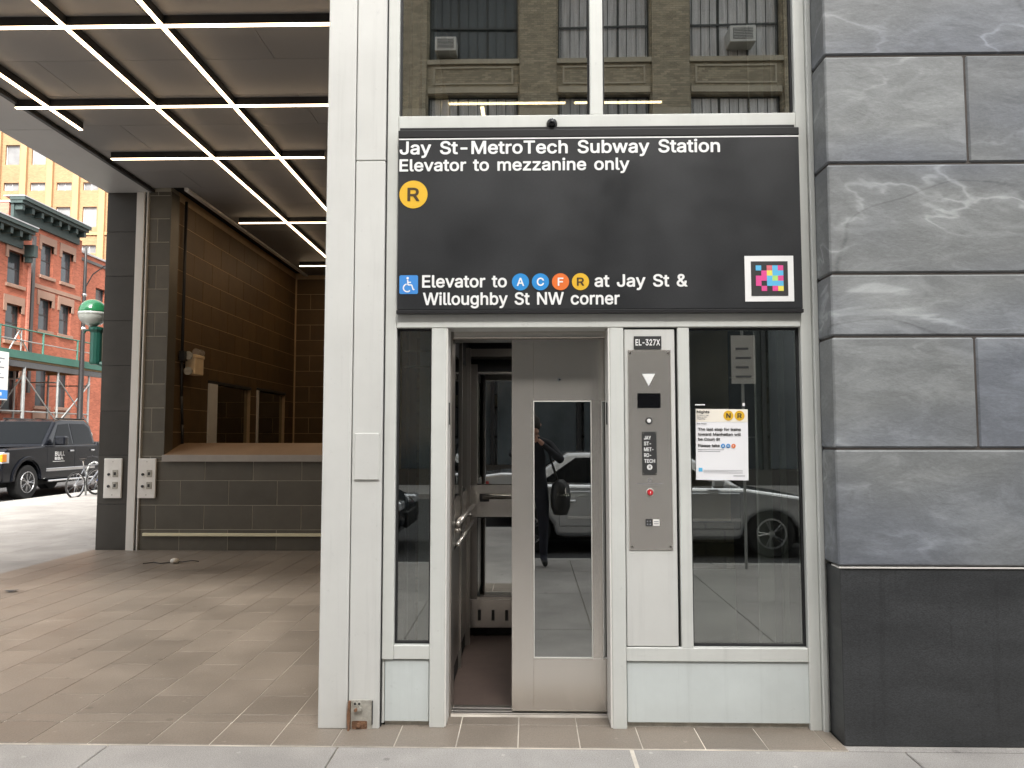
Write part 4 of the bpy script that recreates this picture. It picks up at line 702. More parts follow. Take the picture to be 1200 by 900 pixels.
box('shaft_wall', 'black_void', ev, -.75, 1.55, .18, 2.6, 2.32, 2.6)
settle(dr, (0, 0, 0)); settle(ev, (.2, .0, 0))

# ------------------------------------------------------------------ the big sign
sg = thing('station_sign', 'large black sign with white lettering above the elevator door', 'sign')
YS = -.036
box('sign_panel', 'sign_black', sg, -.710, 1.458, YS, -.006, 2.214, 3.160, .003)
box('sign_head', 'sign_edge', sg, -.712, 1.460, YS-.003, -.006, 3.161, 3.203, .003); box('sign_head', 'sign_edge', sg, -.705, 1.440, YS+.01, -.006, 3.204, 3.222, .002)
box('sign_foot', 'sign_edge', sg, -.714, 1.462, YS-.002, -.006, 2.192, 2.2135, .003)
box('white_line', 'white_vinyl', sg, -.709, 1.457, YS-.0015, YS+.002, 3.150, 3.157)
V = 'white_vinyl'; y = YS-.0016
text('Jay St-MetroTech Subway Station', V, sg, -.704, 1.034, y, 3.068, .073, bold=.085, space=.30)
text('Elevator to mezzanine only', V, sg, -.704, .545, y, 2.974, .068, bold=.085, space=.28)
bullet('R', 'yellow_vinyl', 'brown_vinyl', sg, -.626, 2.846, .077, y)
text('Elevator to', V, sg, -.575, -.118, y, 2.334, .068, bold=.085, space=.28)
for ch, x_, mb_ in (('A', -.045, 'blue_vinyl'), ('C', .062, 'blue_vinyl'), ('F', .170, 'orange_vinyl'), ('R', .277, 'yellow_vinyl')):
    bullet(ch, mb_, 'brown_vinyl' if ch == 'R' else V, sg, x_, 2.363, .046, y)
text('at Jay St &', V, sg, .352, .848, y, 2.334, .068, bold=.085, space=.28)
text('Willoughby St NW corner', V, sg, -.570, .486, y, 2.239, .068, bold=.085, space=.28)
# wheelchair symbol
ab = curve_mesh('access_symbol', [[(-.698+.006, 2.300), (-.603, 2.300), (-.597, 2.306), (-.597, 2.396), (-.603, 2.402), (-.692, 2.402), (-.698, 2.396), (-.698, 2.306)]], 'access_blue', sg); ab.location.y = y
def strokes(parent, m, segs, r, yy, name):
    b = MB()
    for pts in segs:
        for (a, c_) in zip(pts[:-1], pts[1:]): b.tube((a[0], 0, a[1]), (c_[0], 0, c_[1]), r, 6)
    o = b.build(name, m, parent); o.scale.y = .1; o.location.y = yy; return o
cx, cz = -.649, 2.345
strokes(ab, V, [[(cx-.004, cz+.032), (cx-.002, cz+.004), (cx+.018, cz+.004), (cx+.026, cz-.022), (cx+.033, cz-.020)], [(cx-.003, cz+.018), (cx+.014, cz+.018)],
    [(cx-.006+.021*math.cos(t), cz-.012+.021*math.sin(t)) for t in [math.radians(100+i*24) for i in range(10)]]], .0036, -.001, 'figure')
disc(V, ab, cx-.004, cz+.041, .0065, -.0014, 'head')
# coloured tag
nv = curve_mesh('colour_code', [[(1.153, 2.252), (1.412, 2.252), (1.412, 2.498), (1.153, 2.498)]], V, sg); nv.location.y = y
o = curve_mesh('code_field', [[(1.186, 2.282), (1.381, 2.282), (1.381, 2.468), (1.186, 2.468)]], 'ink', nv); o.location.y = -.0014
cell = .0292; gx, gz = 1.211, 2.446
for (i, j, c_) in ((0,0,'cyan'),(2,0,'coral'),(3,0,'cyan'),(4,0,'pink'),(1,1,'pink'),(2,1,'yellow'),(3,1,'cyan'),(4,1,'cyan'),(0,2,'pink'),(1,2,'pink'),(2,2,'cyan'),(3,2,'lime'),(4,2,'pink'),(0,3,'pink'),(2,3,'cyan'),(3,3,'cyan'),(4,3,'cyan'),(1,4,'pink'),(3,4,'pink'),(4,4,'yellow')):
    a, c2 = gx+i*cell, gz-j*.0277
    o = curve_mesh('colour_square', [[(a, c2-.0275), (a+cell-.0003, c2-.0275), (a+cell-.0003, c2), (a, c2)]], c_, nv); o.location.y = -.0028
settle(sg, (.37, -.03, 2.192)); sg.scale = (1.008, 1, 1.008); sg.location = (.373, -.03, 2.1975)

cm = thing('security_camera', 'small black dome camera on the rail above the sign', 'camera')
MB().lathe((.129, -.004, 3.258), [(.030, .0), (.030, -.010), (.026, -.018)], 20, 'Y').build('mount', 'ink', cm)
MB().lathe((.129, -.02, 3.258), [(.026, .0), (.024, -.014), (.016, -.025), (0, -.029)], 20, 'Y').build('dome', 'black_gloss', cm, smooth=True)
settle(cm, (.129, 0, 3.258))

# service notice taped on the right pane
po = thing('service_notice', 'white paper notice with two yellow circles taped on the right window', 'notice')
YP = .0425; X = .901
box('sheet', 'paper', po, X, X+.281, YP-.002, YP, 1.300, 1.683); box('top_band', 'paper_cream', po, X+.001, X+.280, YP-.003, YP-.0022, 1.613, 1.682)
def pt(s, x0, x1, z, cap, m='grey_ink', bold=.04): return text(s, m, po, X+x0, X+x1, YP-.0042, z, cap, bold=bold)
pt('Nights', .006, .074, 1.660, .014, 'ink', .1)
for k, (s, wd) in enumerate((('11 PM to 5 AM', .062), ('Mon to Fri', .052), ('nightly', .046))): pt(s, .006, .006+wd, 1.646-.0095*k, .005)
pt('Bay Ridge', .006, .058, 1.602, .005)
for ch, xx in (('N', .176), ('R', .236)): bullet(ch, 'yellow_vinyl', 'ink', po, X+xx, 1.648, .027, YP-.0035)
pt('The last stop for trains', .012, .242, 1.566, .015, 'ink', .06); pt('toward Manhattan will', .012, .242, 1.539, .015, 'ink', .06); pt('be Court St', .012, .130, 1.512, .015, 'ink', .06)
pt('Please take', .012, .128, 1.478, .015, 'ink', .06)
for ch, xx, m_ in (('A', .146, 'blue_vinyl'), ('C', .174, 'blue_vinyl'), ('F', .202, 'orange_vinyl')): bullet(ch, m_, V, po, X+xx, 1.484, .0115, YP-.0035)
for k in range(2): box('print_line', 'grey_ink', po, X+.012, X+.150-.02*k, YP-.0032, YP-.0024, 1.462-.010*k, 1.4645-.010*k)
for k in range(3): box('print_line', 'grey_ink', po, X+.04, X+.25, YP-.0032, YP-.0024, 1.352-.007*k, 1.3532-.007*k)
box('print_line', 'grey_ink', po, X+.2, X+.262, YP-.0032, YP-.0024, 1.322, 1.325); box('access_mark', 'cyan', po, X+.014, X+.034, YP-.0034, YP-.0024, 1.345, 1.365)
settle(po, (X+.14, YP, 1.30)); po.rotation_euler.y = R(.5)
for nm, lb_, args in (('tape_strip', 'white tape strip left over above the paper notice', (.902, .955, .040, .044, 1.703, 1.710)), ('tape_dab', 'small white tape dab above the right corner of the notice', (1.158, 1.170, .040, .044, 1.700, 1.716))):
    t_ = MB().box(*args).build(nm, 'white_vinyl'); tag(t_, lb_, 'tape'); settle(t_, ((args[0]+args[1])/2, .044, args[4]))

# rusty electrical box at the foot of the column
eb = thing('electrical_box', 'open rusty electrical box at the foot of the white column', 'electrical box')
box('back_plate', 'rust_zinc', eb, -.938, -.826, -.034, -.0265, .006, .155, .002)
box('box_side', 'rust', eb, -.950, -.939, -.05, -.0265, .0, .15, .002); box('box_edge', 'ink', eb, -.8255, -.822, -.04, -.0265, .03, .15)
box('rust_patch', 'rust', eb, -.93, -.85, -.036, -.0335, .008, .048, .004)
for (a, b_) in ((-.915, .135), (-.893, .135)): MB().ring((a, -.036, b_), (0, 1, 0), .009, .003, 14, 5).build('socket_ring', 'rust_zinc', eb); MB().tube((a, -.034, b_), (a, -.037, b_), .007, 10).build('socket_hole', 'ink', eb)
MB().tube((-.888, -.034, .112), (-.888, -.055, .112), .011, 6).build('bolt', 'rust_zinc', eb); MB().tube((-.910, -.034, .105), (-.910, -.048, .105), .009, 6).build('bolt', 'rust', eb)
MB().tube((-.893, -.034, .03), (-.893, -.05, .03), .011, 8).build('bolt', 'rust', eb)
MB().path([(-.944, -.052, .15), (-.949, -.056, .08), (-.943, -.06, .0)], .005, 6).build('loose_wire', 'rust', eb)
settle(eb, (-.885, -.03, 0))

# ================================================================== BUILDINGS ACROSS THE SIDE STREET
def facade(root, m, L, z0, z1, ops, depth=.3, thick=1.0, name='front_wall'):
    """wall in local x-z facing local -y with real openings; ops = (x0,x1,z0,z1)"""
    us = sorted({0, L, *[a for o in ops for a in o[:2]]}); zs = sorted({z0, z1, *[a for o in ops for a in o[2:4]]})
    b = MB()
    def inside(u, z): return any(o[0] < u < o[1] and o[2] < z < o[3] for o in ops)
    for i in range(len(us)-1):
        run = None
        for j in range(len(zs)-1):
            solid = not inside((us[i]+us[i+1])/2, (zs[j]+zs[j+1])/2)
            if solid and run is None: run = zs[j]
            if not solid and run is not None:
                b.box(us[i], us[i+1], 0, depth, run, zs[j]); run = None
        if run is not None: b.box(us[i], us[i+1], 0, depth, run, zs[-1])
    w_ = b.build(name, m, root); return w_
def window(root, x0, x1, z0, z1, glassm='window_glass', fr='window_frame', sash=True, mull=0, d=.16, parts=True):
    f = MB(); t = .05
    f.box(x0, x0+t, d, d+.07, z0, z1).box(x1-t, x1, d, d+.07, z0, z1).box(x0+t, x1-t, d, d+.07, z0, z0+t).box(x0+t, x1-t, d, d+.07, z1-t, z1)
    for k in range(mull): xx = x0+(x1-x0)*(k+1)/(mull+1); f.box(xx-.03, xx+.03, d, d+.07, z0+t, z1-t)
    o = f.build('window', fr, root); zm = (z0+z1)/2
    if sash:
        MB().box(x0+t, x1-t, d+.005, d+.06, zm-.025, zm+.025).build('sash_rail', fr, o)
        for (a, c_, yy) in ((z0+t, zm-.026, d+.03), (zm+.026, z1-t, d+.045)): MB().box(x0+t, x1-t, yy, yy+.02, a, c_).build('pane', glassm, o)
    else: MB().box(x0+t, x1-t, d+.03, d+.05, z0+t, z1-t).build('pane', glassm, o)
    return o
def trim_window(root, x0, x1, z0, z1, sill='sandstone', brick=False):
    MB().box(x0-.12, x1+.12, -.10, .12, z0-.16, z0).build('sill', sill, root, bevel=.01)
    b = MB().box(x0-.18, x1+.18, -.05, .1, z1, z1+.38)
    b.box(x0-.18, x0, -.05, .1, z1-.35, z1-.002).box(x1, x1+.18, -.05, .1, z1-.35, z1-.002); b.build('lintel', sill, root)
def cornice(root, x0, x1, z, mname='green_cornice', proj=.75):
    b = MB().box(x0, x1, -proj, .0, z-.16, z).box(x0+.03, x1-.03, -proj+.12, 0, z-.30, z-.165).box(x0+.1, x1-.1, -.14, 0, z-.95, z-.305)
    c = b.build('cornice', mname, root); n = max(2, int((x1-x0)/.62)); 
    for i in range(n):
        xx = x0+.25+(x1-x0-.5)*i/(n-1); MB().box(xx-.09, xx+.09, -proj+.2, -.145, z-.58, z-.31).build('bracket', mname, c)
    MB().box(x0-.02, x1+.02, -proj-.02, .3, z+.002, z+.05).build('flashing', 'flashing', c)

# nearer brick house (its front at X=-23.2), local x runs along +Y
A = thing('brick_house', 'red brick house with dark green cornice at the far left, nearest the street sign', 'building', (0, 0, 0), 0)
Y0 = 12.0
wins = []
for i, yc in enumerate([14.2, 17.0, 19.8, 22.6, 26.2, 29.62]):
    for (z0, z1) in ((8.35, 9.85), (5.8, 7.45), (2.7, 4.5)): wins.append((yc-.52-Y0, yc+.52-Y0, z0, z1))
facade(A, 'brick_red', 18.7, 0, 10.75, wins)
for wn in wins: window(A, *wn); trim_window(A, *wn)
MB().box(0, 18.6, .31, 9, 0, 10.7).build('rear_mass', 'black_void', A)
MB().box(18.601, 18.7, .301, 9, 0, 10.75).build('end_wall', 'brick_red', A)
cornice(A, 0, 18.0, 11.0, proj=.75)
for xx in (18.25,): MB().box(xx-.14, xx+.14, -.5, -.002, 9.75, 10.3).box(xx-.1, xx+.1, -.3, -.002, 9.5, 9.75).build('corner_bracket', 'green_cornice', A)
b = MB().box(18.45, 18.6, -.08, -.002, 5.0, 9.4); b.build('wall_anchor', 'brick_pink', A)
A.location = (-23.2, Y0, 0); A.rotation_euler.z = R(90)
# second brick house
B = thing('brick_house', 'taller red brick house with a bracketed dark cornice behind the subway globe', 'building')
Y0 = 30.9; wins = []
for yc in (33.1, 34.75):
    for (z0, z1) in ((9.45, 11.05), (6.75, 8.3), (3.0, 5.1), (.9, 2.4)): wins.append((yc-.5-Y0, yc+.5-Y0, z0, z1))
facade(B, 'brick_red', 5.1, 0, 12.0, wins)
for wn in wins: window(B, *wn); trim_window(B, *wn)
MB().box(0, 5.1, .31, 12, 0, 11.9).build('rear_mass', 'brick_pink', B)
MB().box(-.02, 5.08, .5, 12.05, 11.901, 12.55).build('parapet', 'brick_pink', B); MB().box(-.05, .30, .4, 12.1, 12.552, 12.64).build('coping', 'flashing', B)
cornice(B, -.7, 4.75, 12.62, proj=.7)
MB().box(0, 5.1, -.05, -.001, 8.75, 8.95).build('string_course', 'sandstone', B); MB().box(.95, 1.15, -.12, -.003, 3.6, 11.2).build('downpipe', 'grille_dark', B)
B.location = (-24, Y0, 0); B.rotation_euler.z = R(90)
Cc = thing('brick_house', 'lower plain red brick house end just left of the dark stone pillar', 'building')
wins = [(1.6, 2.6, 8.2, 9.8), (4.6, 5.6, 8.2, 9.8), (7.6, 8.6, 8.2, 9.8), (1.6, 2.6, 5.0, 6.7), (4.6, 5.6, 5.0, 6.7), (7.6, 8.6, 5.0, 6.7)]
facade(Cc, 'brick_red', 24, 0, 11.4, wins)
for wn in wins: window(Cc, *wn)
MB().box(0, 24, .31, 12, 0, 11.3).build('rear_mass', 'brick_pink', Cc); MB().box(0, 24, -.06, .2, 11.0, 11.15).build('string_course', 'grille_dark', Cc); MB().box(-.02, 24, -.08, .35, 11.402, 11.5).build('coping', 'flashing', Cc)
Cc.location = (-24.1, 36.02, 0); Cc.rotation_euler.z = R(90)
# tall tan tower behind, facing us
D = thing('tan_tower', 'tall tan brick office tower with ribbed piers above the brick houses', 'building')
wins = []; W = 40
for i in range(17):
    xc = 1.2+i*2.32
    for k in range(7):
        zb = 3.0+k*5.5
        wins.append((xc-.62, xc+.62, zb, zb+1.75)); wins.append((xc-.66, xc+.66, zb+3.2, zb+3.9))
facade(D, 'tan_brick', W, 0, 46, wins, depth=.35)
for wn in wins: window(D, *wn, sash=False, mull=(1 if wn[3]-wn[2] < 1 else 0), glassm='window_pale', fr='window_frame_white', d=.18)
for i in range(18): MB().box(.04+i*2.32-.26, .04+i*2.32+.26, -.28, -.002, 0, 46).build('pier', 'tan_light', D)
for k in range(5): MB().box(0, W, -.12, -.001, 7.75+k*11, 8.0+k*11).build('belt_course', 'tan_light', D) if k < 4 else None
MB().box(0, W, .36, 18, 0, 45.9).build('rear_mass', 'tan_brick', D)
D.location = (-62.2, 60, 0)
# tan block further along the side street to close the view
Ef = thing('tan_tower', 'plain tan brick block far up the side street', 'building')
wins = [(2+i*3.0, 3.4+i*3.0, 4+k*3.5, 6+k*3.5) for i in range(5) for k in range(6)]
facade(Ef, 'tan_brick', 18, 0, 30, wins)
for wn in wins: window(Ef, *wn, sash=False, glassm='window_pale', fr='window_frame_white')
MB().box(0, 18, .31, 12, 0, 29.9).build('rear_mass', 'tan_brick', Ef)
Ef.location = (-21.5, 74, 0)

# sidewalk shed with green parapet
sh = thing('sidewalk_shed', 'green and steel pipe sidewalk shed in front of the brick houses', 'scaffold')
XS, XB = -20.7, -23.0
box('deck', 'timber', sh, XB, XS-.1, 13, 33.0, 4.62, 4.70); box('fascia', 'shed_green', sh, XS-.10, XS-.04, 13, 33.0, 4.70, 5.02)
for k in range(8): box('deck_joist', 'timber', sh, XB, XS-.12, 13.6+k*2.6, 13.72+k*2.6, 4.42, 4.618)
box('header_beam', 'grille_dark', sh, XS-.22, XS-.08, 13, 33.0, 4.36, 4.60)
for yy in [14.3, 17.1, 19.9, 22.7, 25.4, 28.1, 30.6, 32.7]:
    MB().tube((XS-.1, yy, 5.0), (XS-.1, yy, 5.95), .045).build('parapet_post', 'shed_green', sh)
MB().tube((XS-.1, 13, 5.92), (XS-.1, 33, 5.92), .03).build('parapet_rail', 'shed_green', sh); MB().tube((XS-.1, 22.7, 5.45), (XS-.1, 33, 5.45), .025).build('parapet_rail', 'galv', sh)
MB().tube((XS-.12, 26.0, 5.0), (XS-.12, 26.6, 5.9), .03).tube((XS-.12, 26.7, 5.0), (XS-.12, 26.7, 5.9), .03).tube((XS-.14, 27.2, 5.0), (XS-.12, 26.4, 5.9), .03).build('parapet_brace', 'galv', sh)
PY = [14.3, 17.1, 19.9, 22.7, 25.2, 27.0, 29.3, 31.7]
for k, yy in enumerate(PY):
    for xx in (XS-.15, XB+.2): MB().tube((xx, yy, 0), (xx, yy, 4.40), .075 if k == 5 else .05).build('pipe_post', 'galv', sh)
    MB().tube((XS-.15, yy, 3.9), (XB+.2, yy, 3.9), .03).build('cross_pipe', 'galv', sh)
    if k % 2: MB().tube((XS-.15, yy, 4.1), (XB+.2, yy, 1.2), .028).build('brace', 'galv', sh)
for zz in (2.05, 2.55, 1.0): MB().tube((XS-.15, 13, zz), (XS-.15, 31.7, zz), .028).build('rail_pipe', 'galv', sh)
for a, c_ in ((27.0, 29.3), (29.3, 31.7), (25.2, 22.7)): MB().tube((XS-.1, a, 4.0), (XS-.1, c_, 2.1), .028).build('brace', 'galv', sh)
MB().tube((XS-.1, 31.7, 4.0), (XS-.1, 29.3, 2.1), .028).build('brace', 'galv', sh)
settle(sh, (-21.8, 23, 0))
bdn = thing('permit_board', 'white notice board with a blue foot hung on the sidewalk shed', 'sign')
box('board', 'plate_white', bdn, XS+.02, XS+.06, 23.6, 25.75, 2.95, 4.85); box('blue_band', 'access_blue', bdn, XS+.061, XS+.066, 23.6, 25.75, 3.0, 3.35)
for k, zz in enumerate((4.55, 4.4, 4.2, 3.95, 3.8)): box('print_line', 'grey_ink', bdn, XS+.061, XS+.064, 24.0, 25.5-.2*(k % 2), zz, zz+.05)
box('print_line', 'white_vinyl', bdn, XS+.067, XS+.07, 24.4, 25.4, 3.12, 3.24)
settle(bdn, (XS, 24.7, 2.95))
# street light pole
sp = thing('street_lamp', 'slim dark street lamp pole rising past the brick houses', 'street lamp')
PX, PYy = 0.0, 0.0
MB().lathe((PX, PYy, 0), [(.16, 0), (.16, .5), (.09, .7), (.075, 3), (.055, 5), (.05, 6.2), (.03, 6.9), (0, 6.95)], 12).build('pole', 'pole_black', sp, smooth=True)
MB().lathe((PX, PYy, 5.35), [(.05, 0), (.085, .05), (.05, .1)], 12).lathe((PX, PYy, 4.9), [(.05, 0), (.08, .04), (.05, .08)], 12).lathe((PX, PYy, 4.3), [(.06, 0), (.09, .04), (.06, .1)], 12).build('collar', 'chrome', sp)
MB().path([(PX, PYy, 5.6), (PX+.25, PYy, 6.05), (PX+.6, PYy, 6.3), (PX+.95, PYy, 6.4)], .018, 6).build('arm', 'pole_black', sp)
MB().lathe((PX+1.05, PYy, 6.3), [(0, .12), (.12, .1), (.16, .02), (.08, 0)], 12).build('lamp_head', 'pole_black', sp)
sp.location = (-20.4, 30.3, 0); sp.scale = (1.45, 1.45, 1.48)
# subway globe lamp
gl = thing('subway_globe', 'green and white globe lamp on a dark green bracket beside the pillar', 'street lamp')
GX, GY, GZ = -7.62, 9.0, 3.68
prof = [(.0, .235)]+[(.235*math.sin(math.radians(a)), .235*math.cos(math.radians(a))) for a in range(12, 87, 12)]
MB().lathe((GX, GY, GZ+.01), prof+[(.235, .0)], 24).build('green_dome', 'globe_green', gl, smooth=True)
MB().lathe((GX, GY, GZ), [(.24, .008), (.24, -.03), (.235, -.035)]+[(.235*math.cos(math.radians(a)), -.03-.235*.85*math.sin(math.radians(a))) for a in range(10, 80, 12)]+[(.06, -.235), (.06, -.26)], 24).build('white_bowl', 'globe_white', gl, smooth=True)
MB().lathe((GX+.08, GY, GZ-.9), [(.09, 0), (.10, .03), (.10, .55), (.13, .60), (.13, .64), (.07, .66)], 12).build('bracket_box', 'green_paint', gl)
MB().path([(GX-.02, GY, GZ-.3), (GX-.12, GY, GZ-.30), (GX-.14, GY, GZ-.35)], .018).build('scroll', 'green_paint', gl)
MB().tube((GX+.08, GY, GZ-.85), (GX+.45, GY, GZ-1.0), .045).tube((GX+.45, GY, 0), (GX+.45, GY, GZ-.95), .05).build('post', 'green_paint', gl)
settle(gl, (GX+.45, GY, 0))

# ================================================================== VEHICLES
def wheel(root, x, y, z, r, out, wdt=.24, spokes=7, rimm='rim'):
    s = out
    t = MB().lathe((x, y, z), [(r*.62, s*.0), (r*.92, s*.0), (r, s*-.03), (r, s*-wdt+s*.03), (r*.92, s*-wdt), (r*.62, s*-wdt)], 28, 'Y').build('tyre', 'rubber', root, smooth=False)
    b = MB().ring((x, y-s*.01, z), (0, 1, 0), r*.60, .022, 28, 6).lathe((x, y-s*.06, z), [(r*.6, 0), (0, 0)], 24, 'Y')
    MBd = MB().lathe((x, y-s*.065, z), [(r*.60, 0), (r*.60, s*.06)], 24, 'Y').build('rim', rimm, t)
    o = MB().lathe((x, y-s*.055, z), [(0, 0), (r*.59, 0)], 24, 'Y').build('brake_shadow', 'rubber', t)
    q = MB(); q.ring((x, y-s*.01, z), (0, 1, 0), r*.60, .02, 28, 6); q.lathe((x, y, z), [(0, s*.005), (r*.14, s*.0), (r*.16, s*-.04)], 12, 'Y')
    for k in range(spokes):
        a = 2*math.pi*k/spokes
        for da in (-.13, .13): q.tube((x+r*.1*math.cos(a), y-s*.012, z+r*.1*math.sin(a)), (x+r*.6*math.cos(a+da), y-s*.012, z+r*.6*math.sin(a+da)), .017, 5)
    q.build('spokes', rimm, t); return t
def arch(xc, r, z0, n=9): return [(xc-r*math.cos(math.pi*i/(n-1)), max(z0, z0+r*.98*math.sin(math.pi*i/(n-1)))) for i in range(n)]
def greenhouse(root, m, pts, zb, zt, wb, wt, name='cab'):
    hw = lambda z: (wb + (wt-wb)*(z-zb)/(zt-zb))/2
    n = len(pts); vs = [(x, -hw(z), z) for x, z in pts]+[(x, hw(z), z) for x, z in pts]
    MB().add(vs, [tuple(range(n)), tuple(range(n, 2*n))[::-1]]+[(i, i+n, (i+1) % n+n, (i+1) % n) for i in range(n)]).build(name, m, root, bevel=.06, seg=4, smooth=False); return hw
def side_glass(root, pts, hw, side, m='car_glass', off=.008):
    n = len(pts); vs = [(x, side*(hw(z)+off), z) for x, z in pts]+[(x, side*(hw(z)-.02), z) for x, z in pts]
    return MB().add(vs, [tuple(range(n)), tuple(range(n, 2*n))[::-1]]+[(i, i+n, (i+1) % n+n, (i+1) % n) for i in range(n)]).build('side_window', m, root)
def cross_glass(root, x0, z0, x1, z1, hw, name, out, inset=.09):
    a, b_ = hw(z0)-inset, hw(z1)-inset; d = Vector((z1-z0, 0, -(x1-x0))).normalized()*out*.012
    vs = [(x0, -a, z0), (x0, a, z0), (x1, b_, z1), (x1, -b_, z1)]; vs2 = [tuple(Vector(v)+d) for v in vs]; vs3 = [tuple(Vector(v)-d*2) for v in vs]
    return MB().add(vs2+vs3, [(0,1,2,3), (7,6,5,4), (0,4,5,1), (1,5,6,2), (2,6,7,3), (3,7,4,0)]).build(name, 'car_glass', root)

def pickup(loc, rz):
    t = thing('pickup_truck', 'black crew cab pickup truck parked along the side street kerb', 'pickup truck')
    r, ax, ax2, L, W = .415, .98, 4.75, 5.75, 2.02
    zb = .42
    poly = [(.12, zb)]+[(x, z) for x, z in arch(ax, .50, zb)]+[(1.6, zb+.02), (4.1, zb+.02)]+[(x, z) for x, z in arch(ax2, .50, zb)]+[(5.65, zb), (5.7, 1.32), (3.98, 1.34), (3.95, 1.28), (1.62, 1.27), (1.5, 1.25), (.25, 1.20), (.08, 1.12), (.05, .75)]
    MB().prism(poly, -W/2, W/2).build('body', 'truck_paint', t, bevel=.085, seg=4)
    MB().box(.3, 5.5, -.8, .8, .30, .60).build('underbody', 'rubber', t)
    hw = greenhouse(t, 'truck_paint', [(1.62, 1.25), (2.32, 1.88), (2.6, 1.94), (3.7, 1.94), (3.92, 1.80), (3.98, 1.25)], 1.25, 1.94, 1.94, 1.56)
    MB().box(3.99, 5.62, -.86, .86, 1.10, 1.3405).build('bed', 'rubber', t)
    for s in (-1, 1):
        side_glass(t, [(2.02, 1.31), (2.42, 1.80), (2.86, 1.83), (2.86, 1.31)], hw, s); side_glass(t, [(2.93, 1.31), (2.93, 1.83), (3.62, 1.83), (3.80, 1.72), (3.84, 1.31)], hw, s)
        for (a, c_) in ((1.72, 2.88), (2.90, 3.86)):
            d = MB().cbox(a, c_, s*(W/2)-.004, s*(W/2)+.012, .58, 1.235, .012).build('door', 'truck_paint', t)
            MB().cbox(c_-.24, c_-.06, s*(W/2)+.012 if s > 0 else s*(W/2)-.040, s*(W/2)+.040 if s > 0 else s*(W/2)-.004, 1.10, 1.14, .01).build('handle', 'chrome', d)
        MB().cbox(1.68, 3.86, min(s*(W/2-.01), s*(W/2+.022)), max(s*(W/2-.01), s*(W/2+.022)), .62, .70, .008).build('side_moulding', 'chrome', t)
        for xc in (ax, ax2):
            pts = [(xc-.60*math.cos(math.pi*i/12), zb+.02+.58*math.sin(math.pi*i/12)) for i in range(13)]; inn = [(xc-.50*math.cos(math.pi*i/12), zb+.02+.49*math.sin(math.pi*i/12)) for i in range(13)]
            MB().prism(pts+inn[::-1], min(s*(W/2-.03), s*(W/2+.035)), max(s*(W/2-.03), s*(W/2+.035))).build('wheel_arch', 'truck_paint', t, bevel=.012)
            wheel(t, xc, s*(W/2+.01), r-.02, r, s, .27)
        MB().cbox(1.72, 3.9, min(s*(W/2-.1), s*(W/2+.06)), max(s*(W/2-.1), s*(W/2+.06)), .36, .41, .015).build('running_board', 'chrome', t)
        m_ = MB().cbox(1.98, 2.16, min(s*(W/2+.0), s*(W/2+.27)), max(s*(W/2+.0), s*(W/2+.27)), 1.27, 1.50, .03).build('mirror', 'truck_paint', t); MB().box(2.161, 2.168, min(s*(W/2+.04), s*(W/2+.25)), max(s*(W/2+.04), s*(W/2+.25)), 1.29, 1.48).build('mirror_glass', 'chrome', m_)
        h = MB().cbox(.03, .30, min(s*.66, s*(W/2+.006)), max(s*.66, s*(W/2+.006)), .86, 1.13, .02).build('headlight', 'lens', t); MB().cbox(.022, .20, min(s*.88, s*(W/2+.014)), max(s*.88, s*(W/2+.014)), .90, 1.09, .015).build('indicator', 'amber', h)
        MB().tube((.02, s*.78, .62), (.06, s*.78, .62), .07, 16).build('fog_lamp', 'lens', t)
        MB().cbox(5.64, 5.72, min(s*.84, s*(W/2+.004)), max(s*.84, s*(W/2+.004)), .85, 1.25, .01).build('tail_light', 'tail_red', t)
    cross_glass(t, 1.68, 1.30, 2.30, 1.86, hw, 'windshield', -1); cross_glass(t, 3.965, 1.32, 3.90, 1.78, hw, 'rear_window', 1)
    MB().cbox(-.03, .10, -1.0, 1.0, .44, .74, .03).build('front_bumper', 'truck_paint', t); MB().cbox(5.68, 5.82, -1.0, 1.0, .50, .72, .02).build('rear_bumper', 'chrome', t)
    g = MB().cbox(.02, .09, -.64, .64, .80, 1.14, .015).build('grille', 'chrome', t)
    for zz in (.86, .94, 1.02): MB().box(.012, .03, -.58, .58, zz, zz+.05).build('grille_bar', 'rubber', g)
    MB().box(.0, 1.5, -.55, .55, 1.235, 1.262).build('hood_bulge', 'truck_paint', t, bevel=.012)
    MB().tube((2.5, -.70, 1.96), (3.8, -.70, 1.96), .018).tube((2.5, .70, 1.96), (3.8, .70, 1.96), .018).build('roof_rail', 'rubber', t)
    tx = text('BULL', 'white_vinyl', t, 2.02, 2.44, -(W/2)-.0145, 1.0, .11, bold=.14); text('BBA', 'white_vinyl', t, 2.02, 2.38, -(W/2)-.0145, .90, .075, bold=.14)
    box('sign_stripe', 'white_vinyl', t, 1.95, 2.44, -(W/2)-.0145, -(W/2)-.013, .855, .868)
    MB().lathe((4.4, -.35, 1.25), [(.0, .5), (.16, .45), (.24, .3), (.22, .1), (.1, 0)], 10).build('load_sack', 'plate_white', t, smooth=True)
    t.scale = (1.09, 1.09, 1.11); t.location = loc; t.rotation_euler.z = rz; return t
pickup((-14.45, 15.05, -.13), R(90))

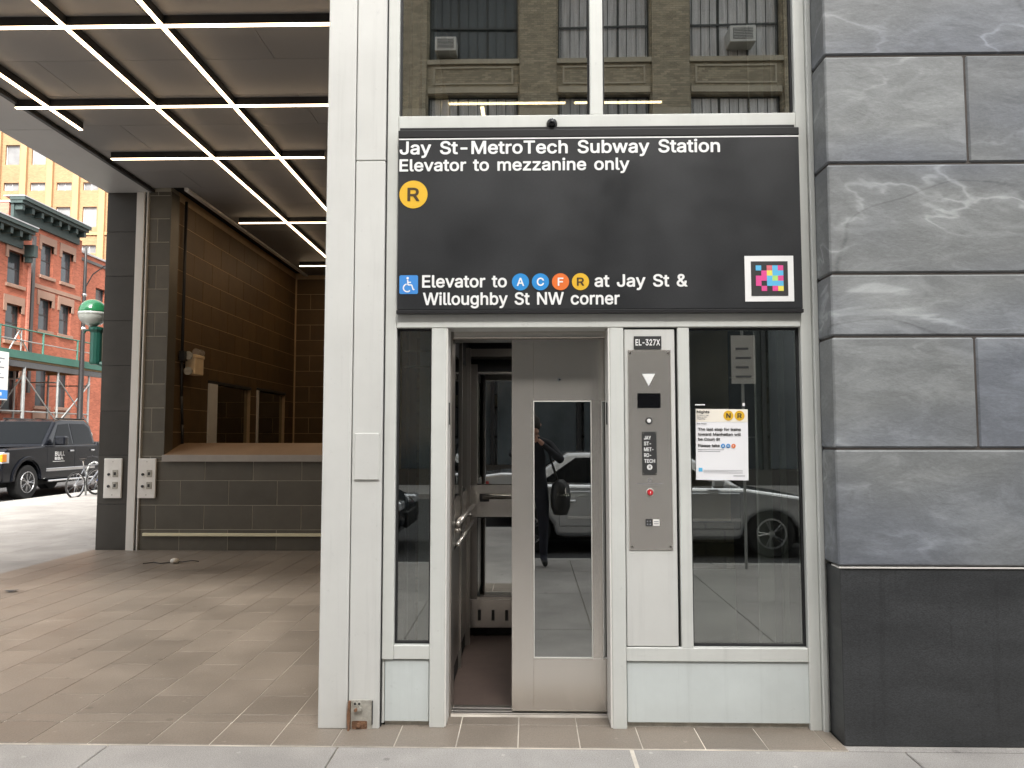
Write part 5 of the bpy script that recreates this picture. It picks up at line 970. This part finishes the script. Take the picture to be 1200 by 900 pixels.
def sedan(label, cat, loc, rz, paint, L=4.6, H=1.45, W=1.80, suv=False):
    t = thing('parked_car', label, cat); zs = H/1.45; zb = .25 if not suv else .34; r = .33 if not suv else .38
    a1, a2 = .88, L-.98; bz = .93*zs
    poly = [(.15, zb)]+arch(a1, r+.06, zb)+[(a1+.55, zb-.02), (a2-.55, zb-.02)]+arch(a2, r+.06, zb)+[(L-.1, zb), (L, .55*zs), (L-.03, bz), (L-.5, bz+.06), (1.25, bz+.02), (.35, .82*zs), (.05, .68*zs), (.0, .45)]
    MB().prism(poly, -W/2, W/2).build('body', paint, t, bevel=.07, seg=4)
    MB().box(.3, L-.3, -W/2+.2, W/2-.2, .18, .5).build('underbody', 'rubber', t)
    xr = L-.25 if suv else L-.85; xt = L-.55 if suv else L-1.55
    gp = [(1.22, bz), (1.95, H-.06), (2.3, H), (xt, H-.02), (xr, bz+.03)]
    hw = greenhouse(t, paint, gp, bz, H, W-.08, W-.50)
    for s in (-1, 1):
        side_glass(t, [(1.62, bz+.05), (2.08, H-.13), (2.62, H-.09), (2.62, bz+.05)], hw, s); side_glass(t, [(2.70, bz+.05), (2.70, H-.09), (xt-.12, H-.10), (xr-.32, bz+.08)], hw, s)
        MB().cbox(1.30, 2.66, min(s*(W/2-.01), s*(W/2+.010)), max(s*(W/2-.01), s*(W/2+.010)), zb+.14, bz-.04, .012).build('door', paint, t)
        MB().cbox(2.68, L-1.42 if L > 5 else 3.62, min(s*(W/2-.01), s*(W/2+.010)), max(s*(W/2-.01), s*(W/2+.010)), zb+.14, bz-.04, .012).build('door', paint, t)
        for xx in (2.40, L-1.66 if L > 5 else 3.36): MB().cbox(xx, xx+.2, min(s*(W/2+.01), s*(W/2+.045)), max(s*(W/2+.01), s*(W/2+.045)), bz-.2, bz-.165, .01).build('handle', 'chrome', t)
        MB().box(1.3, 3.66, min(s*(W/2), s*(W/2+.02)), max(s*(W/2), s*(W/2+.02)), .50, .54).build('side_moulding', 'chrome', t)
        for xc in (a1, a2): wheel(t, xc, s*(W/2-.01), r, r, s, .21, 5)
        MB().cbox(1.55, 1.72, min(s*(W/2-.02), s*(W/2+.18)), max(s*(W/2-.02), s*(W/2+.18)), bz+.03, bz+.16, .03).build('mirror', paint, t)
        MB().cbox(.02, .42, min(s*.55, s*(W/2-.02)), max(s*.55, s*(W/2-.02)), .62*zs, .76*zs, .03).build('headlight', 'lens', t)
        MB().cbox(L-.28, L+.005, min(s*.58, s*(W/2+.004)), max(s*.58, s*(W/2+.004)), .68*zs, .86*zs, .03).build('tail_light', 'tail_red', t)
    cross_glass(t, 1.28, bz+.05, 1.93, H-.09, hw, 'windshield', -1); cross_glass(t, xr-.02, bz+.09, xt+.04, H-.07, hw, 'rear_window', 1)
    MB().cbox(-.012, .05, -.5, .5, .36, .58, .01).build('grille', 'rubber', t); MB().box(L, L+.012, -.26, .26, .55, .67).build('number_plate', 'plate_white', t)
    t.location = loc; t.rotation_euler.z = rz; return t
# cars behind the camera, along the front kerb (they show in the panes)
sedan('silver sedan parked at the front kerb, mirrored in the steel door pane', 'car', (4.2, -7.35, -.13), R(180), 'silver_paint', 5.2)
sedan('pale silver suv parked at the front kerb, mirrored in the right window', 'car', (10.1, -7.2, -.13), R(180), 'white_car_paint', 4.7, 1.70, 1.88, True)
sedan('dark sedan parked at the front kerb left of the photographer', 'car', (-1.75, -7.3, -.13), R(180), 'truck_paint')

# ------------------------------------------------------------------ bicycles
def bicycle(label, loc, rz, lean, fm):
    t = thing('bicycle', label, 'bicycle', group=None); r = .34
    A_, B_ = (-.52, 0, r), (.52, 0, r)
    for c in (A_, B_):
        w_ = MB().ring(c, (0, 1, 0), r-.02, .019, 32, 6).build('tyre', 'rubber', t)
        MB().ring(c, (0, 1, 0), r-.045, .012, 32, 5).build('rim', 'rim', w_)
        b = MB()
        for k in range(14): a = 2*math.pi*k/14; b.tube((c[0], 0, c[2]), (c[0]+(r-.05)*math.cos(a), 0, c[2]+(r-.05)*math.sin(a)), .003, 4)
        b.tube((c[0], -.03, c[2]), (c[0], .03, c[2]), .02, 8).build('spokes', 'chrome', w_)
    bb = (-.06, 0, .30); seat = (-.22, 0, .78); head = (.36, 0, .78); hd2 = (.39, 0, .66)
    MB().tube(bb, seat, .017).tube(bb, hd2, .02).tube(seat, head, .017).tube(A_, bb, .011).tube(A_, (-.2, 0, .72), .010).tube(head, hd2, .022).build('frame', fm, t)
    MB().tube((.39, .045, .64), (.52, .05, r), .012).tube((.39, -.045, .64), (.52, -.05, r), .012).tube((.39, -.05, .65), (.39, .05, .65), .014).build('fork', fm, t)
    MB().tube(seat, (-.25, 0, .92), .013).tube(head, (.34, 0, .95), .013).build('post', 'chrome', t)
    MB().lathe((-.25, 0, .93), [(.02, .0), (.08, .02), (.085, .05), (0, .06)], 10).build('saddle', 'saddle_black', t)
    MB().path([(.28, -.28, .97), (.40, -.24, .98), (.36, 0, .95), (.40, .24, .98), (.28, .28, .97)], .013).build('handlebar', 'dark_metal', t)
    MB().ring(bb, (0, 1, 0), .085, .008, 20, 5).tube(bb, (bb[0]+.12, -.06, bb[2]-.12), .010).tube(bb, (bb[0]-.12, .06, bb[2]+.12), .010).build('crank', 'dark_metal', t)
    MB().cbox(bb[0]+.07, bb[0]+.17, -.12, -.04, bb[2]-.13, bb[2]-.11).build('pedal', 'dark_metal', t)
    t.rotation_mode = 'ZXY'; t.location = loc; t.rotation_euler = (lean, 0, rz); return t
bicycle('silver bicycle leaning nearest the black truck', (-11.35, 15.6, .0), R(82), R(4), 'bike_frame')
bicycle('blue framed bicycle standing just behind the silver one', (-10.95, 15.9, .0), R(74), R(-4), 'bike_blue')
rk = MB().path([(-11.55, 15.75, 0), (-11.55, 15.75, .6), (-11.50, 15.8, .8), (-11.40, 15.85, .86), (-11.30, 15.9, .8), (-11.25, 15.95, .6), (-11.25, 15.95, 0)], .025, 10).build('bike_rack', 'galv', smooth=True)
tag(rk, 'bent steel pipe rack between the two bicycles', 'bike rack'); settle(rk, (-11.4, 15.85, 0))
bk = thing('basket', 'white plastic crate strapped over the rear wheel of the bicycles', 'basket')
b = MB(); cx0, cy0 = -10.75, 16.5
b.box(cx0-.15, cx0+.15, cy0-.12, cy0+.12, .40, .41); 
for k in range(7): b.box(cx0-.15+k*.046, cx0-.13+k*.046, cy0-.12, cy0-.11, .41, .60)
b.box(cx0-.16, cx0+.16, cy0-.13, cy0+.13, .58, .60); b.build('crate', 'bike_white', bk)
settle(bk, (cx0, cy0, .40))

# ================================================================== BUILDING ACROSS THE FRONT STREET (seen in the panes)
O = thing('tan_block', 'tan brick block with wide barred windows across the street, mirrored in the upper panes', 'building')
Wd = 58; X_OFF = 30.6       # local x = X_OFF - X
wins = []; bays = []
k = -6
while k < 8:
    x0 = -3.3+k*4.3; lx1, lx0 = X_OFF-x0, X_OFF-(x0+2.95); bays.append((lx0, lx1))
    for f_ in range(6):
        zb = 13.9+(f_-3)*3.62
        if zb > 1: wins.append((lx0, lx1, zb, zb+2.42))
    wins.append((lx0, lx1, .4, 2.62)); k += 1
facade(O, 'tan_facing', Wd, 0, 25.5, wins, depth=.4)
random.seed(3)
for wn in wins:
    if wn[1] < 8 or wn[0] > 50: 
        window(O, *wn, sash=False, mull=2, glassm='window_glass', d=.22); continue
    o_ = window(O, *wn, sash=False, mull=2, glassm=('curtain' if random.random() < .72 else 'window_glass'), d=.22)
    b = MB()
    for i in range(10): xx = wn[0]+.1+(wn[1]-wn[0]-.2)*i/9; b.box(xx-.011, xx+.011, .17, .195, wn[2]+.05, wn[3]-.05)
    b.box(wn[0]+.05, wn[1]-.05, .165, .20, (wn[2]+wn[3])/2-.03, (wn[2]+wn[3])/2+.03); b.build('bars', 'window_frame', o_)
for (a, c_) in bays:
    for f_ in range(1, 7):
        zb = 13.9+(f_-3)*3.62
        if zb < 1: continue
        MB().box(a-.05, c_+.05, -.10, -.001, zb-.16, zb).build('sill', 'facing_stone', O); MB().box(a, c_, -.06, -.001, zb-1.16, zb-.96).build('lintel', 'facing_stone', O)
        b = MB(); b.box(a+.15, c_-.15, -.04, -.001, zb-.30, zb-.24).box(a+.15, c_-.15, -.04, -.001, zb-.86, zb-.80).box(a+.15, a+.21, -.04, -.001, zb-.798, zb-.302).box(c_-.21, c_-.15, -.04, -.001, zb-.798, zb-.302); b.build('spandrel_panel', 'facing_stone', O)
    MB().box(c_+.05, c_+1.30, -.14, -.001, 0, 12.2).build('pier_base', 'facing_stone', O); MB().box(c_+.06, c_+1.29, -.12, -.001, 12.21, 25.5).build('pier', 'tan_facing', O)
MB().box(0, Wd, -.34, -.145, 5.6, 6.5).build('shop_fascia', 'pillar_stone', O); MB().box(0, Wd, -.30, -.145, 0, .5).build('shop_base', 'pillar_stone', O)
for i in range(20): MB().box(i*2.9+.1, i*2.9+2.75, -.25, -.22, .51, 5.55).build('shop_window', 'window_glass', O)
for i in range(21): MB().box(i*2.9-.05, i*2.9+.09, -.32, -.15, .5, 5.6).build('shop_mullion', 'dark_metal', O)
MB().box(-.2, Wd+.2, -.7, -.001, 25.0, 25.8).build('cornice', 'facing_stone', O)
MB().box(0, Wd, .41, 14, 0, 25.4).build('rear_mass', 'black_void', O)
O.location = (X_OFF, -20.3, 0); O.rotation_euler.z = R(180)
def ac(x, z, label, s=1.0):
    t = thing('window_air_conditioner', label, 'air conditioner'); y0 = -20.25
    box('case', 'ac_white', t, x-.36*s, x+.36*s, y0-.25, y0+.35, z-.24*s, z+.24*s, .02)
    g = box('grille', 'grille_dark', t, x-.27*s, x+.27*s, y0+.351, y0+.362, z-.16*s, z+.16*s)
    for i in range(7): MB().box(x-.26*s, x+.26*s, y0+.363, y0+.37, z-.15*s+i*.046*s, z-.135*s+i*.046*s).build('slat', 'ac_white', g)
    return settle(t, (x, y0, z-.24*s))
ac(-2.70, 14.3, 'white air conditioner mirrored in the left upper pane'); ac(6.95, 14.5, 'larger white air conditioner mirrored in the right upper pane', 1.15)
# parking sign at the kerb, mirrored in the right pane
pk = thing('kerb_sign', 'white parking regulation sign on a thin post at the front kerb', 'sign')
MB().tube((2.52, -4.85, 0), (2.52, -4.85, 3.0), .017).build('post', 'galv', pk)
box('sign_plate', 'plate_white', pk, 2.38, 2.66, -4.815, -4.805, 2.15, 2.72)
for k in range(4): box('print_line', 'grey_ink', pk, 2.43, 2.61-.03*(k % 2), -4.804, -4.801, 2.22+.11*k, 2.245+.11*k)
settle(pk, (2.52, -4.85, 0))

# ================================================================== PHOTOGRAPHER (mirrored in the door pane)
def skin_mesh(name, nodes, links, root):
    me = bpy.data.meshes.new(name); names = list(nodes)
    me.from_pydata([nodes[n][0] for n in names], [(names.index(a), names.index(b)) for a, b in links], [])
    o = bpy.data.objects.new(name, me); S.collection.objects.link(o)
    md = o.modifiers.new('skin', 'SKIN'); md.use_smooth_shade = True
    for i, n in enumerate(names):
        sv = me.skin_vertices[0].data[i]; rr = nodes[n][1]; sv.radius = rr if isinstance(rr, tuple) else (rr, rr); sv.use_root = (n == root)
    sb = o.modifiers.new('sub', 'SUBSURF'); sb.levels = 2; sb.render_levels = 2
    bpy.context.view_layer.update()
    m2 = bpy.data.meshes.new_from_object(o.evaluated_get(bpy.context.evaluated_depsgraph_get())); m2.name = name
    bpy.data.objects.remove(o); return m2
n = {'pelvis': ((.04, -4.66, .95), (.17, .12)), 'waist': ((.04, -4.66, 1.08), (.16, .11)), 'chest': ((.04, -4.65, 1.30), (.19, .125)), 'neckb': ((.04, -4.63, 1.47), (.085, .075)), 'neck': ((.04, -4.61, 1.53), .058),
     'headb': ((.04, -4.58, 1.60), (.075, .085)), 'headm': ((.04, -4.57, 1.68), (.085, .10)), 'headt': ((.04, -4.58, 1.76), (.06, .075)),
     'shL': ((-.16, -4.63, 1.43), .072), 'elL': ((-.30, -4.48, 1.22), .052), 'wrL': ((-.10, -4.26, 1.43), .031), 'haL': ((-.065, -4.225, 1.49), (.038, .02)),
     'shR': ((.24, -4.63, 1.43), .072), 'elR': ((.38, -4.46, 1.24), .052), 'wrR': ((.16, -4.25, 1.44), .031), 'haR': ((.10, -4.215, 1.50), (.038, .02)),
     'hipL': ((-.07, -4.66, .88), .10), 'knL': ((-.10, -4.64, .50), .066), 'anL': ((-.11, -4.68, .10), .048), 'toL': ((-.13, -4.50, .04), (.045, .032)),
     'hipR': ((.15, -4.66, .88), .10), 'knR': ((.17, -4.64, .50), .066), 'anR': ((.17, -4.68, .10), .048), 'toR': ((.19, -4.50, .04), (.045, .032))}
lk = [('pelvis','waist'),('waist','chest'),('chest','neckb'),('neckb','neck'),('neck','headb'),('headb','headm'),('headm','headt'),('neckb','shL'),('shL','elL'),('elL','wrL'),('wrL','haL'),
      ('neckb','shR'),('shR','elR'),('elR','wrR'),('wrR','haR'),('pelvis','hipL'),('hipL','knL'),('knL','anL'),('anL','toL'),('pelvis','hipR'),('hipR','knR'),('knR','anR'),('anR','toR')]
pm = skin_mesh('body', n, lk, 'pelvis')
for mm in ('jacket', 'trousers', 'skin', 'bag_black'): pm.materials.append(M[mm])
for p in pm.polygons:
    c = p.center; hand = (c - Vector((-.06, -4.22, 1.49))).length < .085 or (c - Vector((.10, -4.215, 1.50))).length < .085
    p.material_index = 2 if (c.z > 1.53 and abs(c.x-.04) < .13 and c.y < -4.4) or hand else (3 if c.z < .09 else (1 if c.z < .93 else 0))
pe = thing('person', 'photographer in dark jacket holding up a phone, mirrored in the steel door pane', 'person')
bo = bpy.data.objects.new('body', pm); S.collection.objects.link(bo); bo.parent = pe
for s, hx, hy, hz in ((-1, -.065, -4.225, 1.49), (1, .10, -4.215, 1.50)):
    nodes = {'p': ((hx, hy, hz), .02)}; ls = []
    for k in range(4):
        zz = hz+.032-.021*k; ln = (.034, .038, .036, .028)[k]
        nodes['a%d' % k] = ((hx-s*.020, hy+.012, zz), .009); nodes['b%d' % k] = ((hx-s*(.020+ln), hy+.004, zz+.004), .008); nodes['c%d' % k] = ((hx-s*(.030+ln), hy-.022, zz+.004), .007)
        ls += [('p', 'a%d' % k), ('a%d' % k, 'b%d' % k), ('b%d' % k, 'c%d' % k)]
    nodes['t1'] = ((hx-s*.010, hy-.02, hz-.012), .010); nodes['t2'] = ((hx-s*.035, hy-.034, hz+.004), .0085); nodes['t3'] = ((hx-s*.052, hy-.03, hz+.012), .0075); ls += [('p', 't1'), ('t1', 't2'), ('t2', 't3')]
    hm = skin_mesh('fingers', nodes, ls, 'p'); hm.materials.append(M['skin']); ho = bpy.data.objects.new('fingers', hm); S.collection.objects.link(ho); ho.parent = pe
hd = MB().lathe((.04, -4.585, 1.68), [(.0, .115), (.05, .105), (.085, .06), (.100, .0), (.098, -.04), (.085, -.07)], 20); h_ = hd.build('hair', 'hair', pe, smooth=True); h_.rotation_euler.x = 0
MB().lathe((.04, -4.478, 1.655), [(.0, .02), (.012, .004), (.017, -.012)], 8, 'Y').build('nose', 'skin', pe, smooth=True)
for s in (-1, 1):
    MB().lathe((.04+s*.034, -4.487, 1.685), [(.0, .006), (.011, .0), (.012, -.01)], 10, 'Y').build('eye', 'ink', pe); MB().lathe((.04+s*.088, -4.575, 1.67), [(.0, .02*s), (.02, .01*s), (.026, 0)], 10, 'X').build('ear', 'skin', pe, smooth=True)
box('mouth', 'red_button', pe, .018, .062, -4.484, -4.476, 1.618, 1.624)
for v in pe.children: pass
settle(pe, (.04, -4.6, 0))
ph = thing('phone', 'dark phone held up at eye level by the photographer', 'phone'); box('case', 'black_gloss', ph, -.075, .075, -4.235, -4.226, 1.46, 1.545, .003); box('screen', 'ink', ph, -.07, .07, -4.237, -4.2355, 1.465, 1.54)
settle(ph, (0, -4.23, 1.46))
bg = thing('shoulder_bag', 'black shoulder bag hanging at the side of the photographer', 'bag')
MB().lathe((.37, -4.62, .80), [(.0, -.20), (.08, -.19), (.115, -.10), (.12, .04), (.10, .16), (.04, .22), (0, .22)], 16).build('bag_body', 'bag_black', bg, smooth=True)
MB().path([(.33, -4.62, 1.02), (.26, -4.62, 1.25), (.20, -4.62, 1.49), (.10, -4.62, 1.52)], .014, 6).build('strap', 'bag_black', bg, smooth=True)
MB().lathe((.43, -4.52, .86), [(.0, .0), (.012, .0), (.012, .07), (0, .07)], 8).build('buckle', 'chrome', bg)
settle(bg, (.37, -4.62, .54))
